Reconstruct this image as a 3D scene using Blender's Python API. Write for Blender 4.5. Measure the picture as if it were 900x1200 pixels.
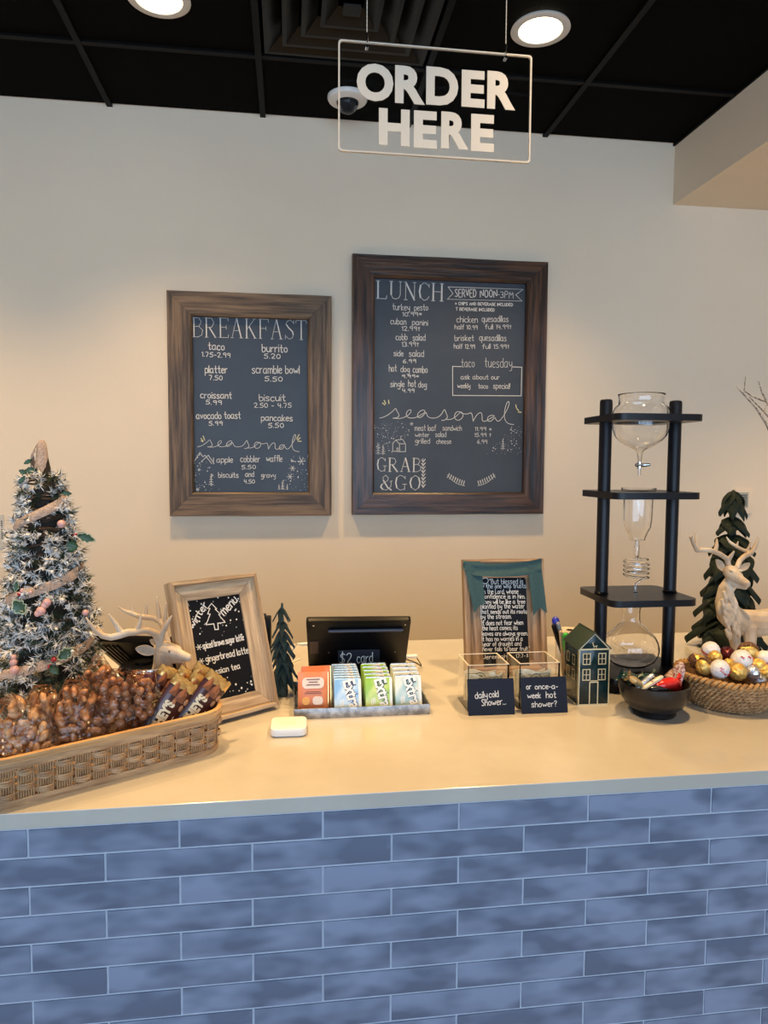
import bpy, math, random
from mathutils import Vector, Matrix
R = random.Random(7)
PI = math.pi
for o in list(bpy.data.objects): bpy.data.objects.remove(o, do_unlink=True)
SC = bpy.context.scene
COL = SC.collection
rad = math.radians

# ------------------------------------------------------------------ camera
F = 826.4
CAM = Vector((0, -1.0018, 1.4316))
yaw, pitch, roll = .134, .0678, .0052
FWD = Vector((math.sin(yaw)*math.cos(pitch), math.cos(yaw)*math.cos(pitch), -math.sin(pitch)))
_r = Vector((math.cos(yaw), -math.sin(yaw), 0)); _u = _r.cross(FWD)
RT = _r*math.cos(roll)+_u*math.sin(roll); UP = -_r*math.sin(roll)+_u*math.cos(roll)
cd = bpy.data.cameras.new('camera'); cam = bpy.data.objects.new('camera', cd); COL.objects.link(cam)
cd.sensor_fit = 'HORIZONTAL'; cd.sensor_width = 36; cd.lens = F*36/900; cd.clip_start = .02
cam.matrix_world = Matrix(((RT.x, UP.x, -FWD.x, CAM.x), (RT.y, UP.y, -FWD.y, CAM.y), (RT.z, UP.z, -FWD.z, CAM.z), (0, 0, 0, 1)))
SC.camera = cam
SC.view_settings.view_transform = 'Standard'; SC.view_settings.look = 'None'
SC.view_settings.exposure = 0.30; SC.view_settings.gamma = 1; SC.view_settings.use_curve_mapping = False

# ------------------------------------------------------------------ light
W = bpy.data.worlds.new('world'); SC.world = W; W.use_nodes = True
W.node_tree.nodes['Background'].inputs[0].default_value = (.50, .70, 1, 1)
W.node_tree.nodes['Background'].inputs[1].default_value = .5
WARM = (1, .64, .28)
LAMP_W, AISLE_W, WIN_W = 82, 64, 142
def arealight(name, loc, rot, sx, sy, e, col):
    l = bpy.data.lights.new(name, 'AREA'); l.shape = 'RECTANGLE'; l.size = sx; l.size_y = sy; l.energy = e; l.color = col
    o = bpy.data.objects.new(name, l); o.location = loc; o.rotation_euler = rot; COL.objects.link(o); return o
arealight('daylight_window', (-.2, -4.15, 1.5), (rad(90), 0, 0), 5.0, 2.2, WIN_W, (.54, .74, 1))

# ------------------------------------------------------------------ pixel helpers (analysis of the photograph)
def ray(x, y): return FWD+(x-450)/F*RT+(600-y)/F*UP
def aty(x, y, Y):
    d = ray(x, y); return CAM+d*((Y-CAM.y)/d.y)
def atz(x, y, z=.95):
    d = ray(x, y); return CAM+d*((z-CAM.z)/d.z)
CT = .95                       # counter top height
CEIL = 2.7046
WALL = 1.7212

# ------------------------------------------------------------------ materials
MATS = {}
def mat(name, col, rough=.5, metal=0, noise=0, nscale=40, bump=0, bscale=None, stretch=(1, 1, 1), col2=None, spec=.5, trans=0, ior=1.45, coat=0, emit=0, detail=4, perobj=0, sheen=0, alpha=1):
    if name in MATS: return MATS[name]
    m = bpy.data.materials.new(name); m.use_nodes = True; nt = m.node_tree; N = nt.nodes; L = nt.links
    b = N['Principled BSDF']
    b.inputs['Base Color'].default_value = (*col, 1); b.inputs['Roughness'].default_value = rough; b.inputs['Metallic'].default_value = metal
    b.inputs['IOR'].default_value = ior; b.inputs['Specular IOR Level'].default_value = spec
    b.inputs['Transmission Weight'].default_value = trans; b.inputs['Coat Weight'].default_value = coat
    b.inputs['Alpha'].default_value = alpha
    if emit: b.inputs['Emission Color'].default_value = (*col, 1); b.inputs['Emission Strength'].default_value = emit
    if noise or bump or col2:
        tc = N.new('ShaderNodeTexCoord'); mp = N.new('ShaderNodeMapping'); mp.inputs['Scale'].default_value = stretch
        L.new(tc.outputs['Object'], mp.inputs[0]); vec = mp.outputs[0]
        if perobj:
            oi = N.new('ShaderNodeObjectInfo'); mu = N.new('ShaderNodeMath'); mu.operation = 'MULTIPLY'; mu.inputs[1].default_value = 37
            ad = N.new('ShaderNodeVectorMath'); ad.operation = 'ADD'
            L.new(oi.outputs['Random'], mu.inputs[0]); L.new(vec, ad.inputs[0]); L.new(mu.outputs[0], ad.inputs[1]); vec = ad.outputs[0]
        n = N.new('ShaderNodeTexNoise'); n.inputs['Scale'].default_value = nscale; n.inputs['Detail'].default_value = detail; n.inputs['Roughness'].default_value = .6
        L.new(vec, n.inputs['Vector'])
        c2 = col2 or tuple(max(0, c*(1-noise)) for c in col)
        cr = N.new('ShaderNodeValToRGB'); cr.color_ramp.elements[0].position = .40; cr.color_ramp.elements[1].position = .62
        cr.color_ramp.elements[0].color = (*c2, 1); cr.color_ramp.elements[1].color = (*col, 1)
        L.new(n.outputs['Fac'], cr.inputs[0]); L.new(cr.outputs[0], b.inputs['Base Color'])
        if bump:
            n2 = n
            if bscale:
                n2 = N.new('ShaderNodeTexNoise'); n2.inputs['Scale'].default_value = bscale; n2.inputs['Detail'].default_value = 3; L.new(vec, n2.inputs['Vector'])
            bp = N.new('ShaderNodeBump'); bp.inputs['Strength'].default_value = min(1, bump); bp.inputs['Distance'].default_value = .002*max(1, bump)
            L.new(n2.outputs['Fac'], bp.inputs['Height']); L.new(bp.outputs[0], b.inputs['Normal'])
    MATS[name] = m; return m
def wood(name, dark, light, rough=.55, gs=26, bump=.6):
    return mat(name, light, rough, nscale=gs*2.6, col2=dark, stretch=(.05, 1, 1), bump=bump, detail=7, perobj=1)
M_wall = mat('wall_paint', (.83, .705, .545), .85, spec=.2, noise=.03, nscale=2, bump=.15, bscale=160)
M_ceil = mat('ceiling_black', (.0022, .002, .0015), .9, spec=.08, noise=.3, nscale=300, bump=.3)
M_grid = mat('ceiling_grid_black', (.003, .0028, .0025), .5, spec=.12)
M_floor = mat('floor_grey', (.22, .20, .18), .4, noise=.2, nscale=3)
M_quartz = mat('quartz_cream', (.52, .485, .42), .20, col2=(.475, .435, .37), nscale=5, detail=8, coat=.1)
M_grout = mat('grout', (.46, .50, .58), .85, noise=.1, nscale=90)
M_tile = mat('glazed_tile', (.235, .275, .375), .12, col2=(.122, .146, .210), nscale=17, detail=2, stretch=(.5, 1, 1.1), bump=1, bscale=20, perobj=1, spec=.6)
W_break = wood('wood_brown', (.050, .031, .017), (.205, .130, .070), .5, gs=24)
W_lunch = wood('wood_dark', (.014, .008, .006), (.100, .047, .023), .30, gs=26, bump=1)
W_winter = wood('wood_light', (.30, .205, .12), (.60, .45, .29), .6, gs=32)
W_verse = wood('wood_tan', (.18, .105, .055), (.42, .28, .165), .6, gs=34)
M_slate = mat('chalkboard_slate', (.030, .040, .058), .42, noise=.25, nscale=4)
M_slate2 = mat('chalkboard_grey', (.048, .058, .074), .46, noise=.2, nscale=4)
M_black_board = mat('chalkboard_black', (.004, .005, .008), .6, spec=.2)
M_card = mat('card_black', (.005, .007, .016), .55, spec=.25)
M_chalk = mat('chalk_white', (.66, .65, .62), .9)
M_chalk_y = mat('chalk_yellow', (.72, .66, .36), .9)
M_glass = mat('clear_glass', (1, 1, 1), 0, trans=1, ior=1.45)
M_acryl = mat('clear_acrylic', (1, 1, 1), .0, trans=1, ior=1.3)
M_acryl_edge = mat('acrylic_edge_lit', (.85, .78, .66), .35, trans=.4)  # pale frosted colour that makes the acrylic edges look lit
M_steel = mat('chrome', (.7, .7, .7), .12, metal=1)
M_zinc = mat('galvanised_steel', (.42, .43, .44), .42, metal=.85, col2=(.22, .23, .24), nscale=60)
M_black = mat('black_plastic', (.003, .003, .004), .35, spec=.2)
M_blackwood = mat('black_painted_wood', (.006, .006, .009), .34, spec=.3, bump=.2, nscale=60, stretch=(.1, 1, 1))
M_white = mat('white_plastic', (.80, .79, .76), .35)
M_vinyl = mat('cream_vinyl', (.62, .56, .46), .6)

# ------------------------------------------------------------------ mesh builder
class MB:
    def __init__(s): s.v = []; s.f = []
    def add(s, vs, fs):
        k = len(s.v); s.v += [Vector(v) for v in vs]; s.f += [tuple(i+k for i in f) for f in fs]; return s
    def box(s, c, d, M=None):
        vs = [Vector((x*d[0]/2, y*d[1]/2, z*d[2]/2)) for x in (-1, 1) for y in (-1, 1) for z in (-1, 1)]
        if M: vs = [M @ v for v in vs]
        return s.add([v+Vector(c) for v in vs], [(0, 1, 3, 2), (4, 6, 7, 5), (0, 4, 5, 1), (2, 3, 7, 6), (0, 2, 6, 4), (1, 5, 7, 3)])
    def tube(s, pts, r, n=8, cap=True, closed=False, flat=1, rnd=False):
        pts = [Vector(p) for p in pts]
        if not isinstance(r, (list, tuple)): r = [r]*len(pts)
        r = list(r)
        if rnd:     # rounded ends
            d0 = (pts[0]-pts[1]).normalized(); d1 = (pts[-1]-pts[-2]).normalized()
            a = [(pts[0]+d0*r[0]*math.sin(t), r[0]*math.cos(t)) for t in (1.4, 1.0, .5)]
            b = [(pts[-1]+d1*r[-1]*math.sin(t), r[-1]*math.cos(t)) for t in (.5, 1.0, 1.4)]
            pts = [p for p, _ in a]+pts+[p for p, _ in b]; r = [q for _, q in a]+r+[q for _, q in b]
        m = len(pts); tang = []
        for i in range(m):
            if closed: t = pts[(i+1) % m]-pts[i-1]
            else: t = pts[min(i+1, m-1)]-pts[max(i-1, 0)]
            tang.append(t.normalized() if t.length > 1e-9 else Vector((0, 0, 1)))
        a = Vector((0, 0, 1)) if abs(tang[0].z) < .9 else Vector((1, 0, 0))
        nrm = (a-tang[0]*a.dot(tang[0])).normalized(); vs = []
        for i in range(m):
            nrm = nrm-tang[i]*nrm.dot(tang[i]); nrm.normalize(); bn = tang[i].cross(nrm)
            for k in range(n):
                an = 2*PI*k/n; vs.append(pts[i]+(nrm*math.cos(an)*flat+bn*math.sin(an))*r[i])
        fs = []
        for i in range(m if closed else m-1):
            j = (i+1) % m
            for k in range(n): fs.append((i*n+k, i*n+(k+1) % n, j*n+(k+1) % n, j*n+k))
        if cap and not closed: fs.append(tuple(range(n))[::-1]); fs.append(tuple((m-1)*n+k for k in range(n)))
        return s.add(vs, fs)
    def lathe(s, prof, n=32, c=(0, 0, 0), closed=False, sx=1, sy=1):
        c = Vector(c); vs = []; m = len(prof)
        for r, z in prof:
            for k in range(n): vs.append(c+Vector((max(r, 1e-5)*math.cos(2*PI*k/n)*sx, max(r, 1e-5)*math.sin(2*PI*k/n)*sy, z)))
        fs = [(i*n+k, i*n+(k+1) % n, ((i+1) % m)*n+(k+1) % n, ((i+1) % m)*n+k) for i in range(m if closed else m-1) for k in range(n)]
        return s.add(vs, fs)
    def ball(s, c, r, nu=12, nv=8, M=None, jit=0):
        if not isinstance(r, (tuple, list)): r = (r, r, r)
        vs = []
        for j in range(nv+1):
            t = PI*j/nv
            for k in range(nu):
                q = 1+(R.uniform(-jit, jit) if 0 < j < nv else 0)
                v = Vector((r[0]*math.sin(t)*math.cos(2*PI*k/nu), r[1]*math.sin(t)*math.sin(2*PI*k/nu), r[2]*math.cos(t)))*q
                vs.append(v)
        if M: vs = [M @ v for v in vs]
        vs = [v+Vector(c) for v in vs]
        fs = [(j*nu+k, (j+1)*nu+k, (j+1)*nu+(k+1) % nu, j*nu+(k+1) % nu) for j in range(nv) for k in range(nu)]
        return s.add(vs, fs)
    def prism(s, poly, h0, h1, place=None):      # poly in (a,b); extruded along third axis; default a->x b->z, extrude y
        place = place or (lambda a, b, h: Vector((a, h, b)))
        n = len(poly); vs = [place(a, b, h0) for a, b in poly]+[place(a, b, h1) for a, b in poly]
        return s.add(vs, [tuple(range(n)), tuple(range(2*n-1, n-1, -1))]+[(i, i+n, (i+1) % n+n, (i+1) % n) for i in range(n)])
    def strip(s, pts, w, place, h=0.0, closed=False):   # flat ribbon in a plane, mitred
        P = [Vector(p[:2]) for p in pts]; P = [p for i, p in enumerate(P) if i == 0 or (p-P[i-1]).length > 1e-7]
        n = len(P)
        if n < 2: return s
        W_ = w if isinstance(w, (list, tuple)) else [w]*n
        vs = []
        for i in range(n):
            a = P[i]-P[i-1] if i else P[1]-P[0]; b = P[i+1]-P[i] if i < n-1 else a
            if i == 0: a = b
            a = a.normalized(); b = b.normalized(); t = a+b
            t = t.normalized() if t.length > .2 else a
            nn = Vector((-t.y, t.x)); k = 1/max(.6, nn.dot(Vector((-a.y, a.x))))
            ww = W_[min(i, len(W_)-1)]/2*k; q = P[i]
            if i == 0: q = q-a*ww*.6
            if i == n-1: q = q+a*ww*.6
            vs += [place(*(q+nn*ww), h), place(*(q-nn*ww), h)]
        return s.add(vs, [(2*i, 2*i+1, 2*i+3, 2*i+2) for i in range(n-1)])
    def build(s, name, m, parent=None, smooth=True, bevel=0, angle=40, loc=None, rot=None, mods=()):
        me = bpy.data.meshes.new(name); me.from_pydata([v[:] for v in s.v], [], s.f); me.materials.append(m)
        o = bpy.data.objects.new(name, me); COL.objects.link(o)
        import bmesh
        bm = bmesh.new(); bm.from_mesh(me); bmesh.ops.remove_doubles(bm, verts=bm.verts, dist=1e-6)
        bmesh.ops.recalc_face_normals(bm, faces=bm.faces)
        if bevel: bmesh.ops.bevel(bm, geom=[e for e in bm.edges if len(e.link_faces) == 2 and e.calc_face_angle(0) > .5], offset=bevel, segments=2, profile=.6, affect='EDGES')
        bm.to_mesh(me); bm.free()
        if smooth:
            me.polygons.foreach_set('use_smooth', [True]*len(me.polygons)); me.set_sharp_from_angle(angle=rad(angle))
        if parent: o.parent = parent
        if loc is not None: o.location = loc
        if rot is not None: o.rotation_euler = rot
        return o
def thing(name, label, cat, loc, rz=0, group=None):
    o = bpy.data.objects.new(name, None); o.empty_display_size = .05; COL.objects.link(o); o.location = loc; o.rotation_euler = (0, 0, rz)
    return tag(o, label, cat, group)
def tag(o, label=None, cat=None, group=None, kind=None):
    if label: o['label'] = label
    if cat: o['category'] = cat
    if group: o['group'] = group
    if kind: o['kind'] = kind
    return o
def share(src, parent, loc=(0, 0, 0), rot=(0, 0, 0), scale=(1, 1, 1), m=None):
    o = src.copy(); COL.objects.link(o); o.parent = parent; o.location = loc; o.rotation_euler = rot; o.scale = scale
    return o

def remeshed(mb, name, m, voxel, parent=None, smooth_it=6):
    o = mb.build(name+'_raw', m, smooth=False)
    md = o.modifiers.new('r', 'REMESH'); md.mode = 'VOXEL'; md.voxel_size = voxel; md.use_smooth_shade = True
    sm = o.modifiers.new('s', 'SMOOTH'); sm.factor = .5; sm.iterations = smooth_it
    dg = bpy.context.evaluated_depsgraph_get(); dg.update()
    me = bpy.data.meshes.new_from_object(o.evaluated_get(dg)); me.name = name
    bpy.data.objects.remove(o, do_unlink=True)
    n = bpy.data.objects.new(name, me); COL.objects.link(n)
    me.polygons.foreach_set('use_smooth', [True]*len(me.polygons))
    if parent: n.parent = parent
    return n

# ------------------------------------------------------------------ lettering
G = {
'a': '4,5 1.3,5 0,3.4 0,1 1.3,0 3,0.2 4,2|4,5 4,1 4.8,0', 'b': '0,8 0,0 2.6,0 4,1.3 4,3.6 2.8,5 0,4', 'c': '3.8,4.2 2.8,5 1.2,5 0,3.4 0,1.4 1.2,0 2.8,0 3.8,.8',
'd': '4,8 4,0|4,4 2.8,5 1.2,5 0,3.4 0,1.4 1.2,0 2.8,0 4,1', 'e': '0,2.6 3.8,3 3.6,4.4 2.6,5 1.2,5 0,3.4 0,1.4 1.2,0 2.8,0 3.8,.8', 'f': '3.6,7.2 2.6,8 1.6,7 1.6,0|0,4.8 3.4,4.8',
'g': '4,4 2.8,5 1.2,5 0,3.4 .4,1.3 2.6,1 4,3|4,5 4,-1.8 2.8,-3 1.2,-3 0,-2', 'h': '0,8 0,0|0,3 1.6,5 3,5 3.8,3.6 3.8,0', 'i': '0,5 0,0|0,6.9 0,7.4', 'j': '1.5,5 1.5,-2 0,-3|1.5,7 1.5,7.4',
'k': '0,8 0,0|3.2,5 0,2.2 3.4,0', 'l': '0,8 0,0', 'm': '0,5 0,0|0,3.6 1.2,5 2.2,5 3,3.8 3,0|3,3.6 4.2,5 5.2,5 6,3.8 6,0', 'n': '0,5 0,0|0,3 1.6,5 3,5 3.8,3.6 3.8,0',
'o': '2,5 .4,4.2 0,2.5 .5,.6 2,0 3.6,.7 4,2.5 3.5,4.3 2,5', 'p': '0,5 0,-3|0,3.8 1.2,5 2.9,5 4,3.7 4,1.3 2.9,0 1,0 0,1', 'q': '4,5 4,-3|4,4 2.8,5 1.2,5 0,3.6 0,1.4 1.2,0 2.8,0 4,1',
'r': '0,5 0,0|0,2.8 1.4,4.8 3,5', 's': '3.6,4.4 2.6,5 1,5 0.2,4 1,2.9 2.8,2.3 3.7,1.2 2.8,0 1,0 0,.7', 't': '1.6,8 1.6,1 2.4,0 3.4,.4|0,5 3.4,5', 'u': '0,5 0,1.4 1,0 2.6,0 4,2|4,5 4,0',
'v': '0,5 2,0 4,5', 'w': '0,5 1.4,0 3,4 4.6,0 6,5', 'x': '0,5 4,0|4,5 0,0', 'y': '0,5 .6,2 2,1.2 4,2.6|4,5 4,-1.6 2.8,-3 .8,-2.6', 'z': '0,5 4,5 0,0 4,0',
'0': '2,7 .4,5.6 0,3.5 .5,1.2 2,0 3.5,1.2 4,3.5 3.6,5.8 2,7', '1': '0,5.8 1.2,7 1.2,0', '2': '0,5.6 1,7 3,7 3.8,5.4 3,3.4 0,0 4,0', '3': '0,6.6 2,7 3.8,5.8 3.4,4.2 1.6,3.8 3.6,3.2 4,1.4 2.4,0 0,.5',
'4': '.6,7 0,3 4,3|3.2,6.4 3.2,0', '5': '4,7 .6,7 .2,4 2.4,4.4 4,3 3.8,1 2,0 0,.5', '6': '3.2,7 1,5 0,2.4 .8,.4 2.6,0 4,1.4 3.4,3.2 1.6,3.6 .2,2.4', '7': '0,7 4,7 1.4,0', '8': '2,7 .4,5.6 3.6,2 2,0 .3,1.8 3.6,5.4 2,7',
'9': '3.8,6 2.2,7 .4,6 .4,4.4 2,3.6 3.6,4.4 3.8,6 3.4,0', '.': '0,0 .4,.4', ',': '.6,.6 0,-1.4', ';': '.6,.6 0,-1.4|.6,3.6 .6,4', ':': '0,.4 0,.8|0,3.6 0,4', '-': '0,2.8 2.6,2.8', "'": '0,8 0,6.4', '"': '0,8 0,6.4|1.3,8 1.3,6.4', '!': '.4,8 0,2.4|0,.4 0,0', '?': '0,6.4 1,7.8 3,7.6 3.4,5.8 1.6,4 1.6,2.4|1.6,.6 1.6,.2',
'*': '1.6,5.6 1.6,1.4|0,4.6 3.2,2.4|3.2,4.6 0,2.4', '+': '1.4,6.4 1.4,0|0,4.6 2.8,4.6', '$': '3.8,6.2 2.4,7 .8,6.4 .4,4.8 3.4,3 3.6,1.2 1.8,0 0,1|2,8.4 2,-1.4', '&': '4.2,0 1,5 1,6.4 2.2,7.2 3,6 .4,2.6 .4,1 1.6,0 3.4,.8 4.4,3',
'A': '0,0 2.3,8 4.6,0|.8,2.8 3.8,2.8', 'B': '0,0 0,8 2.8,7.6 3.4,6 2.6,4.4 0,4.2|2.6,4.4 4,3.2 3.8,1.2 2.4,0 0,0', 'C': '4,6.8 2.6,8 1,7.4 0,5 0,3 1,.6 2.6,0 4,1.2', 'D': '0,0 0,8 2.4,7.6 4,5.4 4,2.6 2.4,.3 0,0', 'E': '4,8 0,8 0,0 4,0|0,4.2 3.2,4.2',
'F': '4,8 0,8 0,0|0,4.4 3.2,4.4', 'G': '4,6.8 2.6,8 1,7.4 0,5 0,3 1,.6 2.6,0 4,1.2 4,3.6 2.4,3.6', 'H': '0,0 0,8|4,8 4,0|0,4.2 4,4.2', 'I': '0,0 0,8', 'J': '3,8 3,1.4 1.6,0 0,1', 'L': '0,8 0,0 3.6,0', 'M': '0,0 .4,8 2.6,2.6 4.8,8 5.2,0', 'N': '0,0 0,8 4,0 4,8',
'O': '2.1,8 .5,6.8 0,4 .5,1.2 2.1,0 3.7,1.2 4.2,4 3.7,6.8 2.1,8', 'P': '0,0 0,8 2.8,7.8 4,6.2 3,4.2 0,3.8', 'R': '0,0 0,8 2.8,7.8 3.8,6.2 2.8,4.3 0,4 |1.8,4 4.2,0', 'S': '3.8,7 2.4,8 .7,7.4 .3,5.8 3.4,3 3.6,1.2 2,0 0,1', 'T': '0,8 4.4,8|2.2,8 2.2,0', 'U': '0,8 0,1.6 1.2,0 2.8,0 4,1.6 4,8', 'V': '0,8 2,0 4,8'}
# serif display capitals: '*' = thick stem, '-' = thin
GS = {'B': '*.6,0 .6,8|-0,8 2.6,7.8 3.5,6.2 2.6,4.4 .8,4.2|-2.4,4.4 4,2.9 3.7,.9 2.2,0 0,0', 'R': '*.6,0 .6,8|-0,0 1.4,0|-0,8 2.8,7.8 3.6,6 2.8,4.2 .8,4|*1.8,4 4.2,0|-3.7,0 4.7,0', 'E': '*.6,0 .6,8|-0,8 3.6,8 3.7,6.9|-.6,4.2 2.9,4.2|-2.9,5 2.9,3.4|-0,0 3.7,0 3.8,1.3',
'A': '-.5,0 2.3,8|*2.4,8 4.2,0|-1.1,3 3.3,3|-0,0 1.2,0|-3.5,0 4.9,0', 'K': '*.6,0 .6,8|-0,8 1.3,8|-0,0 1.3,0|-3.8,8 .7,3.6|*1.7,4.6 4,0|-3.4,0 4.6,0|-3.2,8 4.3,8', 'F': '*.6,0 .6,8|-0,8 3.8,8 3.9,6.8|-.6,4.2 2.9,4.2|-2.9,5 2.9,3.4|-0,0 1.3,0', 'S': '-3.6,7.9 3.6,6.3|-3.6,6.8 2.3,8 .9,7.4 .5,6|*.5,6.2 1.6,4.7 3.1,3.2 3.4,2|-3.5,2 3,.5 1.7,0 .2,1.4|-.2,0 .2,1.7',
'T': '*2.2,0 2.2,8|-0,6.8 .1,8 4.3,8 4.4,6.8|-1.5,0 2.9,0', 'L': '*.7,0 .7,8|-0,8 1.4,8|-0,0 3.8,0 4,1.5', 'U': '*.7,8 .7,2|-.7,2 1.3,.4 2.4,0 3.6,.6 4.1,2 4.1,8|-0,8 1.4,8|-3.6,8 4.6,8', 'N': '-.6,0 .6,8|*.6,8 3.9,0|-3.9,0 3.9,8|-0,0 1.3,0|-3.3,8 4.5,8|-0,8 .9,8', 'C': '-4,7.6 4,6|-4,6.4 2.9,7.8 1.9,8 .9,6.9|*.8,6.8 .4,4 .8,1.2|-.9,1.2 2.1,0 3.2,.4 4,1.8',
'H': '*.7,0 .7,8|*3.9,0 3.9,8|-.7,4.2 3.9,4.2|-0,8 1.4,8|-0,0 1.4,0|-3.2,8 4.6,8|-3.2,0 4.6,0', 'G': '-4,7.6 4,6|-4,6.4 2.9,7.8 1.9,8 .9,6.9|*.8,6.8 .4,4 .8,1.2|-.9,1.2 2.1,0 3.2,.3 3.8,1|-3.8,0 3.8,3.2|-3,3.2 4.6,3.2', 'O': '*.9,1.4 .4,4 .9,6.6|-.9,6.6 2.3,8 3.8,6.8|*3.7,6.6 4.2,4 3.7,1.4|-3.8,1.4 2.3,0 .9,1.4',
'&': '-3.6,4.6 4.6,5|*4.2,0 2.8,1.4 1.2,5.2|-1.2,5.2 1,6.8 2,8 3.1,6.6 2.8,5.2 .6,3|*.6,3 .2,1.6 1,.3|-1,.3 2.4,0 4,1.8 4.2,4.8'}
def strokes(gs, ch):
    out = []
    for s in gs[ch].split('|'):
        s = s.strip(); thick = 0
        if gs is GS: thick = 1 if s[0] == '*' else -1; s = s[1:]
        out.append((thick, [tuple(float(q) for q in p.split(',')) for p in s.split()]))
    return out
def chaikin(p):
    if len(p) < 3: return p
    q = [p[0]]
    for a, b in zip(p[:-1], p[1:]):
        q += [(a[0]*.75+b[0]*.25, a[1]*.75+b[1]*.25), (a[0]*.25+b[0]*.75, a[1]*.25+b[1]*.75)]
    return q+[p[-1]]
def write(mb, text, p0, p1, h, w, place, gs=G, lean=0, jit=.12):
    """text along the baseline p0->p1 (panel metres); h = capital height (8 units)"""
    adv = []; x = 0
    for ch in text:
        if ch == ' ': adv.append(x); x += 3.6; continue
        g = strokes(gs, ch if ch in gs else ch.upper()); mx = max(p[0] for _, s in g for p in s); adv.append(x); x += mx+(1.5 if gs is G else .9)
    tot = max(x-1.2, .1); p0 = Vector(p0); p1 = Vector(p1); d = (p1-p0)/tot; up = Vector((-(p1-p0).normalized().y, (p1-p0).normalized().x))*h/8
    for ch, ax in zip(text, adv):
        if ch == ' ': continue
        jy = R.uniform(-jit, jit)*2
        for th, s in strokes(gs, ch if ch in gs else ch.upper()):
            q = chaikin(s) if len(s) > 2 and gs is G else s
            pts = [p0+d*(ax+a+lean*b*.12+R.uniform(-jit, jit)*.5)+up*(b+jy+R.uniform(-jit, jit)*.5) for a, b in q]
            mb.strip(pts, w*(2.6 if th == 1 else .9 if th == -1 else 1), place)
class Panel:
    """a flat board; local frame: u right, v up, front side faces -Y of its root"""
    def __init__(s, o, ex, ez): s.o = Vector(o); s.ex = Vector(ex).normalized(); s.ez = Vector(ez).normalized(); s.n = s.ex.cross(s.ez)
    def uv(s, px, py, off=0):
        d = ray(px, py); o = s.o+s.n*off; t = (o-CAM).dot(s.n)/d.dot(s.n); q = CAM+d*t-o
        return Vector((q.dot(s.ex), q.dot(s.ez)))
    def matrix(s):
        y = -s.n        # ex x ez = -y  (x cross z = -y)
        return Matrix(((s.ex.x, y.x, s.ez.x, s.o.x), (s.ex.y, y.y, s.ez.y, s.o.y), (s.ex.z, y.z, s.ez.z, s.o.z), (0, 0, 0, 1)))
_tc = {}
def text_mesh(s, bold=.02, ext=.0):
    """built-in font -> (verts, faces, w, h) starting at the origin"""
    k = (s, bold, ext)
    if k in _tc: return _tc[k]
    c = bpy.data.curves.new('t', 'FONT'); c.body = s; c.size = 1; c.offset = bold; c.extrude = ext; c.resolution_u = 4
    o = bpy.data.objects.new('t', c); COL.objects.link(o)
    dg = bpy.context.evaluated_depsgraph_get(); dg.update()
    me = bpy.data.meshes.new_from_object(o.evaluated_get(dg))
    vs = [v.co.copy() for v in me.vertices]; fs = [tuple(p.vertices) for p in me.polygons]
    bpy.data.objects.remove(o, do_unlink=True); bpy.data.meshes.remove(me)
    x0 = min(v.x for v in vs); x1 = max(v.x for v in vs); y0 = min(v.y for v in vs); y1 = max(v.y for v in vs)
    vs = [Vector((v.x-x0, v.y-y0, v.z)) for v in vs]
    _tc[k] = (vs, fs, x1-x0, y1-y0); return _tc[k]
def put_text(mb, s, u0, v0, w, h, place, bold=.02, rot=0, depth=0.0, off=0.0):
    vs, fs, tw, th = text_mesh(s, bold, .5 if depth else 0)
    c, sn = math.cos(rot), math.sin(rot)
    out = []
    for v in vs:
        a, b = v.x/tw*w, v.y/th*h
        out.append(place(u0+a*c-b*sn, v0+a*sn+b*c, off+(v.z+.5)*depth if depth else off))
    mb.add(out, fs)

# ================================================================== THE SETTING
def struct(name, mb, m, parent=None, **k):
    o = mb.build(name, m, parent, smooth=False, **k)
    if not parent: o['kind'] = 'structure'
    return o
XL, XR, YB = -2.9, 3.3, -4.0
struct('floor', MB().box(((XL+XR)/2, (WALL+YB)/2, -.05), (XR-XL+.4, WALL-YB+.4, .1)), M_floor)
struct('wall_back', MB().box(((XL+XR)/2, WALL+.06, 1.45), (XR-XL+.24, .12, 2.9)), M_wall)
struct('wall_left', MB().box((XL-.06, (WALL+YB)/2, 1.45), (.12, WALL-YB, 2.9)), M_wall)
struct('wall_right', MB().box((XR+.06, (WALL+YB)/2, 1.45), (.12, WALL-YB, 2.9)), M_wall)
wr = MB(); wr.box(((XL+XR)/2, YB-.06, .2), (XR-XL, .12, .4)).box(((XL+XR)/2, YB-.06, 2.75), (XR-XL, .12, .3))
struct('wall_front', wr, M_wall)
wf = MB()
for x in (XL+.1, -1.4, .2, 1.8, XR-.1): wf.box((x, YB-.04, 1.5), (.07, .06, 2.2))
struct('window_1', wf, M_grid)
# soffit on the right
SX, SZ = 1.529, 2.474
struct('trim_1', MB().box(((SX+XR)/2, (WALL+YB)/2, (SZ+CEIL)/2+.02), (XR-SX, WALL-YB, CEIL-SZ+.04)), M_wall)
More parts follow.
